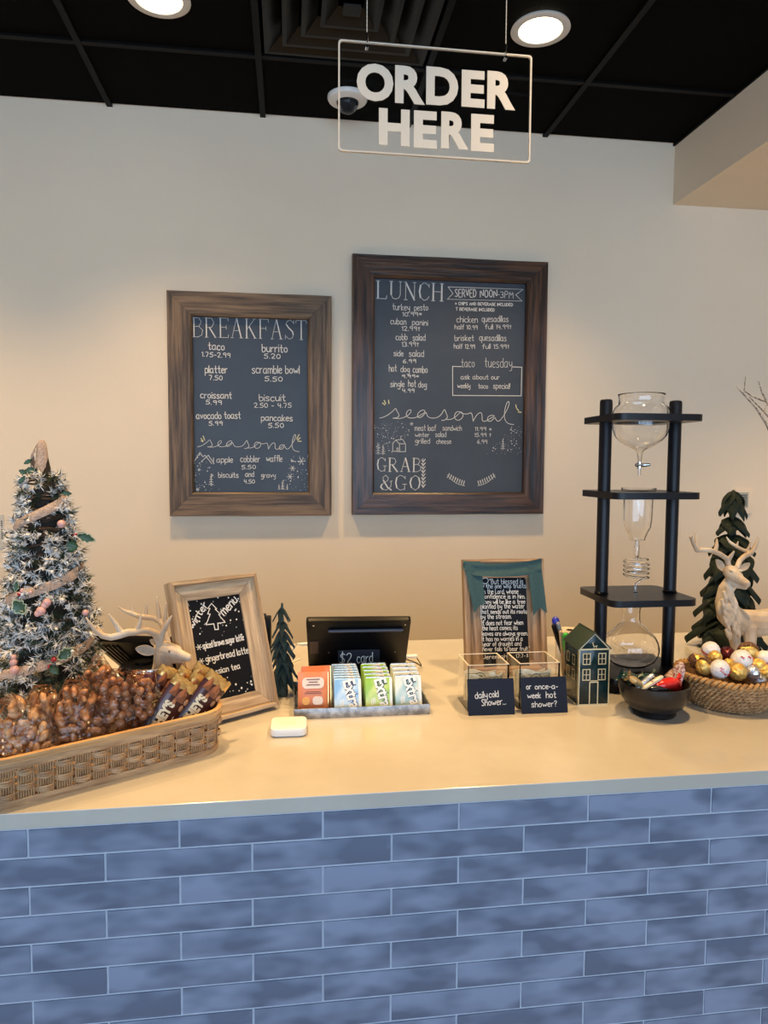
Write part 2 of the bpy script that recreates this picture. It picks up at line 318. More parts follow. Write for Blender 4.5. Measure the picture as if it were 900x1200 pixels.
# ceiling: slab, tiles, grid bars
cl = struct('ceiling', MB().box(((XL+SX)/2, (WALL+YB)/2, CEIL+.06), (SX-XL+.1, WALL-YB+.1, .06)), M_ceil)
GP = .54; gx = [-.63+GP*i for i in range(-4, 5)]; gy = [1.335-GP*i for i in range(0, 10)]
tb = None
for i, x in enumerate(gx[:-1]):
    for j in range(-1, len(gy)-1):
        if i == 5 and j == 0: continue        # the vent takes this cell
        y1 = gy[j] if j >= 0 else WALL; y0 = gy[j+1] if j >= 0 else gy[0]
        if j < 0:
            if i == 0: tcut = MB().box((0, 0, 0), (GP-.018, WALL-gy[0]-.012, .012)).build('ceiling_tile', M_ceil, cl, smooth=False, bevel=.002, loc=(x+GP/2, (y0+y1)/2, CEIL+.012)); continue
            share(tcut, cl, (x+GP/2, (y0+y1)/2, CEIL+.012)); continue
        if tb is None: tb = MB().box((0, 0, 0), (GP-.018, GP-.018, .012)).build('ceiling_tile', M_ceil, cl, smooth=False, bevel=.002, loc=(x+GP/2, (y0+y1)/2, CEIL+.012)); continue
        share(tb, cl, (x+GP/2, (y0+y1)/2, CEIL+.012))
gb = MB().box((0, 0, 0), (.020, WALL-gy[-1], .012)).build('grid_bar', M_grid, cl, smooth=False, bevel=.001, loc=(gx[0], (WALL+gy[-1])/2, CEIL+.002))
for x in gx[1:]: share(gb, cl, (x, (WALL+gy[-1])/2, CEIL+.002))
g2 = MB().box((0, 0, 0), (SX-XL, .020, .012)).build('grid_bar', M_grid, cl, smooth=False, bevel=.001, loc=((XL+SX)/2, gy[0], CEIL+.0035))
for y in gy[1:]: share(g2, cl, ((XL+SX)/2, y, CEIL+.0035))

# ================================================================== CEILING FITTINGS
M_trim = mat('light_trim', (.62, .60, .56), .35)
M_lens = mat('lamp_lens', (1, .86, .58), .5, emit=9)
lamp0 = None
def downlight(x, y, label, z=CEIL):
    t = thing('ceiling_light', label, 'ceiling light', (x, y, z), group='recessed ceiling lights')
    MB().lathe([(.060, -.001), (.084, -.001), (.086, -.006), (.078, -.010), (.064, -.008), (.060, -.001)], 40).build('trim_ring', M_trim, t)
    MB().lathe([(.0, -.0035), (.062, -.0035), (.062, .0), (0, .0)], 40).build('lens', M_lens, t)
    l = bpy.data.lights.new('lamp_light', 'SPOT'); l.energy = AISLE_W if y > .5 else LAMP_W; l.color = WARM; l.spot_size = rad(106); l.spot_blend = .9; l.shadow_soft_size = .055
    o = bpy.data.objects.new('lamp_light', l); COL.objects.link(o); o.parent = t; o.location = (0, 0, -.02)
LX = (-.35, .733)
downlight(.733, 1.07, 'round warm recessed ceiling light above the tall drip tower, right of the hanging sign')
downlight(-.349, 1.085, 'round warm recessed ceiling light cut off by the top edge, above the left menu board')
for x in (-1.43, -.35, .733):
    downlight(x, .10, 'round recessed ceiling light outside the picture, above the ' + {-1.43: 'far left end', -.35: 'oval basket side', .733: 'drip tower side'}[x] + ' of the counter')
downlight(-1.43, 1.08, 'round recessed ceiling light outside the picture, left end of the service aisle')
downlight(2.2, -.6, 'round recessed light in the lowered soffit outside the picture on the right', SZ)
downlight(2.2, .9, 'round recessed light in the lowered soffit outside the picture, nearest the back wall', SZ)

vt = thing('air_vent', 'black square ceiling air vent with nested louvers above the hanging sign', 'air vent', (.18, 1.065, CEIL))
M_vent = mat('vent_black', (.0075, .007, .0065), .35, spec=.25)
for k, s in enumerate((.25, .195, .14, .085)):
    m = MB(); a, b = s, s-.045; z0, z1 = (-.004, .012) if k else (.0, .010)
    P = []
    for q, z in ((a, z0), (b, z1+.02), (b-.006, z1+.02), (a-.012, z0)):
        P.append([(-q, -q, z), (q, -q, z), (q, q, z), (-q, q, z)])
    for i in range(4):
        A, B = P[i], P[(i+1) % 4]
        for c in range(4): m.add([A[c], A[(c+1) % 4], B[(c+1) % 4], B[c]], [(0, 1, 2, 3)])
    m.build('louver', M_vent, vt, smooth=False)
MB().box((0, 0, .032), (.53, .53, .004)).build('back_plate', M_ceil, vt, smooth=False)
MB().box((0, 0, .0), (.05, .05, .006)).build('centre_plate', M_vent, vt, smooth=False, bevel=.002)

dc = thing('dome_camera', 'white ring security camera with smoked dome on black ceiling', 'security camera', (.208, 1.55, CEIL))
MB().lathe([(.036, -.004), (.040, -.014), (.066, -.008), (.070, -.001), (.070, .006), (.036, .006)], 40).build('mounting_ring', M_white, dc)
M_dome = mat('smoked_dome', (.25, .25, .27), .02, trans=.9, ior=1.2)
MB().lathe([(.0382*math.cos(t), -.012-.038*math.sin(t)) for t in [PI/2*i/10 for i in range(11)]], 32).build('dome', M_dome, dc)
MB().ball((0, -.004, -.022), .022, 20, 12).tube([(0, -.015, -.03), (0, -.028, -.038)], .009, 16).build('lens_unit', M_black, dc)

# ================================================================== HANGING SIGN
SY = .30
tl, tr, bl, br = aty(397, 47, SY), aty(624, 65, SY), aty(397, 178, SY), aty(620, 189, SY)
sx0, sx1, sz0, sz1 = (tl.x+bl.x)/2, (tr.x+br.x)/2, (bl.z+br.z)/2, (tl.z+tr.z)/2
sw, sh = sx1-sx0, sz1-sz0
sg = thing('hanging_sign', 'clear acrylic hanging sign with cream letters reading ORDER HERE', 'sign', (sx0, SY, sz0))
def rrect(w, h, r, n=5):
    out = []
    for cx, cy, a in ((w-r, r, -90), (w-r, h-r, 0), (r, h-r, 90), (r, r, 180)):
        out += [(cx+r*math.cos(rad(a+90*i/n)), cy+r*math.sin(rad(a+90*i/n))) for i in range(n+1)]
    return out
rr = rrect(sw, sh, .006)
MB().prism(rr, 0, .004).build('acrylic_panel', M_acryl, sg, smooth=False)
e = MB(); n = len(rr)
ri = [(sw/2+(x-sw/2)*(1-.0020/(sw/2)), sh/2+(y-sh/2)*(1-.0020/(sh/2))) for x, y in rr]
ro = [(sw/2+(x-sw/2)*(1+.0008/(sw/2)), sh/2+(y-sh/2)*(1+.0008/(sh/2))) for x, y in rr]
for i in range(n):
    j = (i+1) % n
    q = [(ro[i], -.0006), (ro[j], -.0006), (ri[j], -.0006), (ri[i], -.0006), (ro[i], .0046), (ro[j], .0046), (ri[j], .0046), (ri[i], .0046)]
    e.add([Vector((p[0], h, p[1])) for p, h in q], [(0, 1, 2, 3), (4, 7, 6, 5), (0, 4, 5, 1), (3, 2, 6, 7)])
e.build('lit_look_edge', M_acryl_edge, sg, smooth=False)  # added edge faces, light caught by the edge put into their colour
for s, boxes in (('ORDER', [(418, 461, 75, 119), (463, 498, 78, 122), (499.5, 537, 79.5, 124), (541, 568, 83, 126), (571, 604, 84.5, 128.5)]),
                 ('HERE', [(444, 480, 128, 171), (485, 512, 130.5, 174), (517, 549.5, 132, 175), (552, 579, 134.5, 178)])):
    for ch, (a, b, c, d) in zip(s, boxes):
        p = aty(a, (c+d)/2, SY-.001); q = aty(b, (c+d)/2, SY-.001); z1 = aty((a+b)/2, c, SY).z; z0 = aty((a+b)/2, d, SY).z
        m = MB(); put_text(m, ch, p.x-sx0, z0-sz0, q.x-p.x, z1-z0, lambda a, b, h: Vector((a, -.0002-h, b)), bold=.045, depth=.0012)
        m.build('letter', M_vinyl, sg, smooth=False)
for px, py in ((430, 55), (592.5, 68)):
    c = aty(px, py, SY); x = c.x-sx0; z = c.z-sz0
    m = MB().tube([(x, -.004, z), (x, .008, z)], .0028, 12).tube([(x, 0, z+.001), (x, -.003, z+.006), (x, 0, z+.012)], .0012, 6).tube([(x, 0, z+.010), (x, 0, z+.024)], .0022, 8)
    m.build('hanger_clip', M_steel, sg)
    m = MB(); z_ = z+.022
    M_cord = mat('cord', (.75, .68, .55), .4)
    top = CEIL-sz0-.004
    m.tube([(x, 0, z_), (x, 0, top)], .0007, 5)
    k = 0
    while z_ < top: m.ball((x, 0, z_), (.0011, .0011, .0016), 6, 4); z_ += .0075
    m.build('hanging_cord', M_cord, sg)

# ================================================================== FRAMED BOARDS
def frame_boards(parent, w, h, b, t, m, lip=.004, prof=None):
    prof = prof or [(0, 0), (0, -t*.85), (.003, -t), (b-.006, -t), (b, -t+.004), (b, 0)]
    for L, a, c in ((w, 0, (w/2, 0)), (w, PI, (w/2, h)), (h, PI/2, (0, h/2)), (h, -PI/2, (w, h/2))):
        mb = MB(); n = len(prof); K = 6 if L == w else 8
        vs = []
        for i in range(K+1):
            f = -1+2*i/K
            for j, (d, y) in enumerate(prof):
                wob = R.uniform(-.0006, .0006) if 0 < i < K and 0 < j < n-1 else 0
                vs.append((f*(L/2-d-.0003), y+wob, d+(wob if j < n-1 else 0)))
        fs = [(i*n+j, i*n+(j+1) % n, (i+1)*n+(j+1) % n, (i+1)*n+j) for i in range(K) for j in range(n)]
        fs += [tuple(range(n)), tuple(range(K*n+n-1, K*n-1, -1))]
        mb.add(vs, fs).build('frame_board', m, parent, smooth=False, loc=(c[0], 0, c[1]), rot=(0, a, 0))
def cx_(ox, oy, s): return lambda x, y: (ox+x/s, oy+y/s)
class Board:
    def __init__(s, pan, root, front): s.p = pan; s.root = root; s.front = front; s.mb = MB()
    def pl(s, a, b, h=0): return Vector((a, -s.front-.0004-h, b))
    def at(s, px, py): return s.p.uv(px, py, s.front)
    def text(s, t, K, x0, y0, x1, y1, hpx, w=1.2, gs=G, lean=0, jit=.12, mb=None):
        a = s.at(*K(x0, y0)); b = s.at(*K(x1, y1)); h = (s.at(*K(x0, y0-hpx))-a).length
        px = (s.at(*K(x0, y0-10))-a).length/10
        tgt = MB(); write(tgt, t, a, b, h, w*px*.85, s.pl, gs, lean, jit)
        if mb is None: tgt.build('chalk_line', M_chalk, s.root, smooth=False)
        else: tgt.build('heading_lettering', M_chalk, s.root, smooth=False)
    def line(s, K, pts, w, mb=None, smooth=False):
        if smooth: pts = chaikin(chaikin(pts))
        q = [s.at(*K(*p)) for p in pts]; px = (s.at(*K(pts[0][0], pts[0][1]-10))-q[0]).length/10
        (mb or s.mb).strip(q, w*px, s.pl)
    def dots(s, K, x0, y0, x1, y1, n, r=1, mb=None, keep=None):
        for _ in range(n):
            x, y = R.uniform(x0, x1), R.uniform(y0, y1)
            if keep and not keep(x, y): continue
            c = s.at(*K(x, y)); px = (s.at(*K(x, y-10))-c).length/10; rr_ = px*r*R.choice((.6, .7, .8, 1, 1.7)); m = mb or s.mb
            m.add([s.pl(c.x+rr_*math.cos(PI*k/3), c.y+rr_*math.sin(PI*k/3)) for k in range(6)], [tuple(range(6))])
    def done(s, name='chalk_drawing', m=None):
        if s.mb.v: tag(s.mb.build(name, m or M_chalk, s.root, smooth=False), kind='stuff')
        s.mb = MB()
SEAS = [[(70,142),(100,135),(140,108),(160,85),(165,100),(180,125),(172,140),(140,142),(150,143),(190,145),(228,128),(248,105),(240,92),(222,105),(216,128),(235,143),(270,140),(300,125),(326,106),(312,94),(288,108),(278,130),(290,142),(312,130),(328,105),(334,130),(350,142),(385,142),(412,125),(431,88),(438,112),(450,138),(430,155),(414,154)],
        [(440,150),(470,150),(500,128),(520,108),(500,104),(484,125),(490,150),(512,156),(534,135),(532,112),(515,106),(530,118),(560,120),(582,108),(590,160)],
        [(590,158),(610,122),(632,108),(640,125),(638,155),(655,163),(690,140),(712,130),(690,124),(668,138),(670,160),(690,160),(712,134),(716,155),(735,162),(765,120),(790,70),(788,45),(774,60),(762,110),(765,155),(785,174),(815,178)]]
def pine_icon(b, K, x, y, h, w=1.2):
    b.line(K, [(x, y), (x, y-h)], w)
    for i in range(4):
        yy = y-h*.2-h*.2*i; s = h*.2*(1-.17*i)
        b.line(K, [(x-s, yy+s*.6), (x, yy), (x+s, yy+s*.6)], w*.8)
def flake(b, K, x, y, r, w=1.0):
    for k in range(3): b.line(K, [(x-r*math.cos(PI*k/3), y-r*math.sin(PI*k/3)), (x+r*math.cos(PI*k/3), y+r*math.sin(PI*k/3))], w)

YF = WALL-.040                       # front plane of the menu frames
def wall_board(tlp, trp, brp, blp, label, m_wood, m_slate, bw, t=.040):
    a, b, c, d = (aty(*p, WALL-t) for p in (tlp, trp, brp, blp))
    x0, x1, z0, z1 = (a.x+d.x)/2, (b.x+c.x)/2, (c.z+d.z)/2, (a.z+b.z)/2
    root = thing('menu_board', label, 'menu board', (x0, WALL, z0), group='framed chalkboard menus on the back wall')
    w, h = x1-x0, z1-z0
    frame_boards(root, w, h, bw, t, m_wood)
    MB().box((w/2, -.010, h/2), (w-2*bw+.01, .008, h-2*bw+.01)).build('chalkboard_panel', m_slate, root, smooth=False)
    return Board(Panel((x0, WALL, z0), (1, 0, 0), (0, 0, 1)), root, .0145), w, h
b, w, h = wall_board((194.5, 339), (389, 347), (388, 605), (199, 604), 'brown framed chalkboard breakfast menu on the wall, smaller and left', W_break, M_slate, .088)
K = cx_(190, 330, 4.286)
hd = MB(); b.text('BREAKFAST', K, 153, 277, 722, 292, 98, 2.6, GS, jit=.03, mb=hd);
for t, x0, y0, x1, y1, hh, ww in (('taco', 232, 342, 314, 344, 36, 5), ('1.75-2.99', 200, 376, 343, 382, 26, 4), ('burrito', 502, 352, 630, 356, 38, 5), ('5.20', 512, 385, 595, 387, 26, 4), ('platter', 216, 458, 328, 460, 36, 5), ('7.50', 236, 494, 304, 495, 26, 4),
        ('scramble bowl', 452, 460, 690, 462, 40, 4.5), ('5.50', 516, 500, 606, 502, 26, 4), ('croissant', 193, 585, 350, 588, 32, 4.6), ('5.99', 220, 616, 300, 618, 24, 4), ('biscuit', 488, 600, 620, 600, 34, 4), ('2.50 - 4.75', 462, 633, 650, 633, 26, 3.6),
        ('avocado toast', 172, 690, 395, 688, 34, 4.6), ('5.99', 235, 722, 304, 723, 24, 4), ('pancakes', 498, 698, 656, 700, 30, 4.4), ('5.50', 534, 734, 612, 734, 26, 4),
        ('apple', 274, 908, 356, 908, 28, 3.6), ('cobbler', 394, 906, 492, 906, 32, 3.6), ('waffle', 524, 904, 604, 904, 32, 3.6), ('5.50', 400, 942, 472, 940, 22, 3.4), ('biscuits', 283, 984, 384, 984, 26, 3.6), ('and', 418, 980, 462, 980, 26, 3.6), ('gravy', 498, 984, 570, 984, 24, 3.2), ('4.50', 412, 1014, 466, 1014, 22, 3.6)):
    b.text(t, K, x0, y0, x1, y1, hh, ww)
for s in SEAS: b.line(lambda x, y: K(178+(x-70)*.685, 830+(y-142)*.67), s, 3.4, smooth=True)
b.dots(K, 155, 850, 300, 1055, 90, 1.8, keep=lambda x, y: x < 200+(y-850)*.5); b.dots(K, 590, 870, 735, 1050, 90, 1.8, keep=lambda x, y: x > 660-(y-850)*.35)
for x, y, r in ((700, 902, 20), (655, 938, 14), (642, 980, 15), (186, 945, 7), (178, 1044, 9), (652, 900, 6)): flake(b, K, x, y, r, 2.4)
pine_icon(b, K, 246, 1025, 58, 3); pine_icon(b, K, 605, 1045, 44, 3); pine_icon(b, K, 587, 1045, 26, 2); pine_icon(b, K, 628, 1045, 28, 2)
b.line(K, [(160, 905), (190, 858), (205, 880), (215, 872), (250, 915)], 3); b.line(K, [(196, 905), (232, 872), (262, 915)], 3); b.line(K, [(258, 915), (258, 885)], 3)
b.done()
for p in ([(195, 788), (205, 800)], [(206, 775), (214, 797)], [(196, 800), (206, 804)], [(676, 790), (688, 768)], [(680, 796), (694, 784)], [(682, 802), (698, 802)]): b.line(K, p, 4)
b.done('yellow_chalk_marks', M_chalk_y)

b, w, h = wall_board((413.5, 297), (645, 306), (635.5, 602.5), (412.5, 603), 'dark framed chalkboard lunch menu on the wall, larger and right', W_lunch, M_slate2, .084)
K = cx_(430, 320, 8)
hd = MB(); b.text('LUNCH', K, 85, 236, 710, 264, 165, 7, GS, jit=.03, mb=hd)
K4 = cx_(430, 460, 4.737)
b.text('GRAB', K4, 54, 438, 296, 440, 76, 3.4, GS, jit=.05, mb=hd); b.text('&GO', K4, 74, 542, 290, 542, 82, 3.4, GS, jit=.05, mb=hd);
for t, x0, y0, x1, y1, hh, ww in (('turkey', 240, 345, 402, 350, 58, 7), ('pesto', 445, 350, 574, 350, 56, 7), ('10.99*', 335, 405, 516, 403, 42, 7), ('cuban', 222, 478, 368, 482, 56, 7), ('panini', 425, 485, 570, 492, 50, 7), ('12.99+', 328, 540, 500, 540, 46, 7),
        ('cobb', 272, 628, 380, 628, 58, 7), ('salad', 430, 632, 548, 634, 58, 7), ('13.99+', 328, 688, 488, 688, 48, 7), ('side', 250, 778, 342, 780, 52, 7), ('salad', 395, 782, 534, 784, 58, 7), ('6.99', 338, 844, 462, 842, 40, 7),
        ('hot', 208, 924, 280, 924, 64, 7), ('dog', 316, 926, 400, 930, 56, 7), ('combo', 432, 932, 568, 936, 62, 7), ('9.99*', 328, 984, 488, 982, 34, 7), ('single', 220, 1066, 352, 1066, 56, 7), ('hot', 388, 1066, 460, 1068, 62, 7), ('dog', 482, 1070, 560, 1072, 54, 7), ('4.99', 332, 1118, 446, 1120, 40, 7)):
    b.text(t, K, x0, y0, x1, y1, hh, ww)
K = cx_(520, 325, 8.18)
for t, x0, y0, x1, y1, hh, ww in (('SERVED', 108, 188, 312, 190, 74, 9), ('NOON', 350, 190, 512, 194, 72, 9), ('-', 516, 190, 536, 192, 66, 5), ('3PM', 542, 194, 668, 200, 66, 6), ('* CHIPS AND BEVERAGE INCLUDED', 110, 264, 662, 276, 28, 7), ('T BEVERAGE INCLUDED', 116, 318, 486, 326, 28, 7),
        ('chicken', 124, 430, 326, 432, 58, 6), ('quesadillas', 366, 424, 620, 428, 58, 6), ('half 10.99', 106, 498, 324, 500, 46, 6), ('full 14.99+', 396, 496, 650, 494, 46, 6), ('brisket', 106, 608, 290, 608, 54, 6), ('quesadillas', 342, 604, 600, 612, 60, 6),
        ('half 12.99', 98, 682, 300, 684, 46, 6), ('full 15.99+', 370, 684, 630, 682, 46, 6), ('taco', 170, 862, 296, 862, 80, 5), ('tuesday', 392, 862, 655, 866, 90, 5), ('ask about our', 164, 976, 536, 978, 44, 6), ('weekly', 132, 1060, 254, 1062, 46, 6), ('taco', 332, 1064, 424, 1066, 44, 6), ('special!', 474, 1064, 636, 1068, 50, 6)):
    b.text(t, K, x0, y0, x1, y1, hh, ww)
b.line(K, [(42, 92), (762, 116), (690, 168), (750, 228), (34, 210), (88, 156), (42, 92)], 6)
b.line(K, [(172, 856), (84, 854), (86, 1132), (742, 1136), (748, 862), (655, 858)], 7)
K = K4
for s in SEAS: b.line(K, s, 3.2, smooth=True)
for t, x0, y0, x1, y1, hh in (('meat loaf', 266, 212, 384, 212, 32), ('sandwich', 420, 210, 526, 212, 28), ('winter', 268, 246, 346, 246, 24), ('salad', 380, 246, 440, 246, 28), ('grilled', 268, 282, 350, 282, 28), ('cheese', 386, 284, 468, 284, 26), ('11.99 *', 600, 212, 692, 214, 24), ('15.99 +', 598, 246, 690, 246, 24), ('6.99', 612, 284, 668, 284, 24)):
    b.text(t, K, x0, y0, x1, y1, hh, 3)
b.dots(K, 40, 160, 235, 340, 130, 1.7, keep=lambda x, y: x < 150 or y < 260); b.dots(K, 660, 185, 860, 345, 120, 1.7, keep=lambda x, y: x > 860-(y-150)*1.2)
pine_icon(b, K, 62, 345, 66, 2.6); pine_icon(b, K, 90, 345, 54, 2.6); pine_icon(b, K, 755, 318, 60, 2.6); flake(b, K, 248, 174, 10, 2)
b.line(K, [(143, 325), (143, 282), (160, 264), (180, 284), (182, 328), (143, 325)], 3); b.line(K, [(160, 264), (198, 260), (214, 285), (214, 328), (182, 328)], 3); b.line(K, [(180, 284), (214, 285)], 3); b.line(K, [(166, 326), (166, 308), (174, 308), (174, 327)], 2.4)
b.line(K, [(190, 262), (186, 246), (194, 240)], 2.4); b.line(K, [(804, 190), (798, 210), (818, 216)], 2, smooth=True)
b.line(K, [(312, 530), (312, 366)], 2.6)
for i in range(8):
    y = 380+i*20; b.line(K, [(303, y-8), (312, y+6), (324, y-10)], 5 if i % 2 else 4)
for base, sgn in ((445, 1), (712, -1)):
    pts = [(base, 458), (base+sgn*30, 490), (base+sgn*62, 510), (base+sgn*98, 518)]; b.line(K, pts, 2.4, smooth=True)
    for i in range(8):
        x = base+sgn*(8+i*12); y = 464+i*8-i*i*.3; b.line(K, [(x, y), (x+sgn*4, y-14)], 5); b.line(K, [(x, y), (x-sgn*8+sgn*i*.9, y+8)], 4)
b.done()
for p in ([(86, 58), (100, 68)], [(96, 44), (104, 62)], [(120, 42), (122, 62)], [(826, 68), (830, 86)], [(832, 90), (842, 100)], [(840, 108), (856, 110)]): b.line(K, p, 5)
b.done('yellow_chalk_marks', M_chalk_y)

# wall fittings
p0, p1 = aty(860, 573, WALL), aty(880, 602, WALL)
th = thing('thermostat', 'small white thermostat on the wall behind the dark carved tree', 'thermostat', ((p0.x+p1.x)/2, WALL, p1.z))
tw, tz = p1.x-p0.x, p0.z-p1.z
MB().box((0, -.006, tz/2), (tw, .012, tz)).build('cover', M_wall, th, bevel=.004)
MB().box((-.003, -.0125, tz*.56), (tw*.5, .003, tz*.62)).build('display', mat('grey_display', (.42, .43, .38), .3), th, bevel=.001)
m = MB()
for i in range(6): m.box((-.003, -.0143, tz*(.36+.08*i)), (tw*.34, .001, .0035))
m.build('button', M_black, th, smooth=False)
p0, p1 = aty(-22, 603, WALL), aty(5.5, 642, WALL)
nt_ = thing('wall_notice', 'pale paper notice with red mark at the left edge of the wall', 'notice', (p0.x, WALL, p1.z))
nw, nh = p1.x-p0.x, p0.z-p1.z
MB().box((nw/2, -.002, nh/2), (nw, .004, nh)).build('sheet', mat('notice_paper', (.58, .56, .50), .8), nt_, smooth=False)
m = MB(); m.box((nw-.018, -.0045, nh*.72), (.003, .001, .018)); m.box((nw-.024, -.0045, nh*.64), (.012, .001, .003)); m.build('red_mark', mat('red_ink', (.35, .03, .03), .7), nt_, smooth=False)
m = MB()
for i in range(9): m.box((nw-.006, -.0045, nh*(.30+.062*i)), (.0045, .001, .004))
m.build('dark_marks', M_black, nt_, smooth=False)

# ================================================================== THE COUNTER
CX0, CX1, CB = -2.2, 2.5, .8767
ct = thing('service_counter', 'service counter with cream stone worktop and blue glazed tile front', 'counter', (0, 0, 0))
MB().box(((CX0+CX1)/2, CB/2-.002, CT-.01155), (CX1-CX0, CB+.004, .0231)).build('countertop', M_quartz, ct, smooth=False, bevel=.0012)
MB().box(((CX0+CX1)/2, CB/2-.02+.012, (CT-.0231)/2), (CX1-CX0-.02, CB-.06+.004, CT-.0231)).build('counter_body', M_grout, ct, smooth=False)
TP, RP, X0, ZT = .2032, .0417, -.3595, CT-.0231
def tile_mesh():
    m = MB(); n, k = 8, 3; w_, h_ = TP-.0032, RP-.0034; vs = []
    for j in range(k+1):
        for i in range(n+1):
            u, v = i/n, j/k; edge = i in (0, n) or j in (0, k)
            vs.append(((u-.5)*w_, -.0075+(.0018 if edge else R.uniform(-.0006, .0006)), (v-.5)*h_))
    fs = [(j*(n+1)+i, j*(n+1)+i+1, (j+1)*(n+1)+i+1, (j+1)*(n+1)+i) for j in range(k) for i in range(n)]
    m.add(vs, fs)
    ring = [i for i in range(n+1)]+[(j)*(n+1)+n for j in range(1, k+1)]+[k*(n+1)+i for i in range(n-1, -1, -1)]+[j*(n+1) for j in range(k-1, 0, -1)]
    base = len(vs); m.v += [Vector((vs[i][0], .004, vs[i][2])) for i in ring]
    L = len(ring); m.f += [(ring[i], base+i, base+(i+1) % L, ring[(i+1) % L]) for i in range(L)]
    return m
protos = []
for k in range(5):
    protos.append(tile_mesh())
meshes = []; rest = MB(); nt2 = 0
for r_ in range(22):
    z = ZT-RP*(r_+.5)
    if z < .03: break
    for i in range(-8, 13):
        x = X0+TP*(i+.5+(.5 if r_ % 2 else 0))
        if x < CX0+.1 or x > CX1-.1: continue
        if r_ < 12 and -7 <= i <= 9:
            k = R.randrange(5)
            if len(meshes) < 5: o = protos[len(meshes)].build('tile', M_tile, ct, angle=60, loc=(x, .001, z)); meshes.append(o)
            else: o = share(meshes[k], ct, (x, .001, z))
            o.rotation_euler = (R.uniform(-.008, .008), R.uniform(-.0012, .0012), R.uniform(-.004, .004))
        else: rest.box((x, -.002, z), (TP-.003, .010, RP-.003))
MB().box(((CX0+CX1)/2, .0095, ZT/2), (CX1-CX0-.02, .0248, ZT)).build('grout', M_grout, ct, smooth=False)
tag(rest.build('lower_tiles', M_tile, ct, smooth=False), kind='stuff')

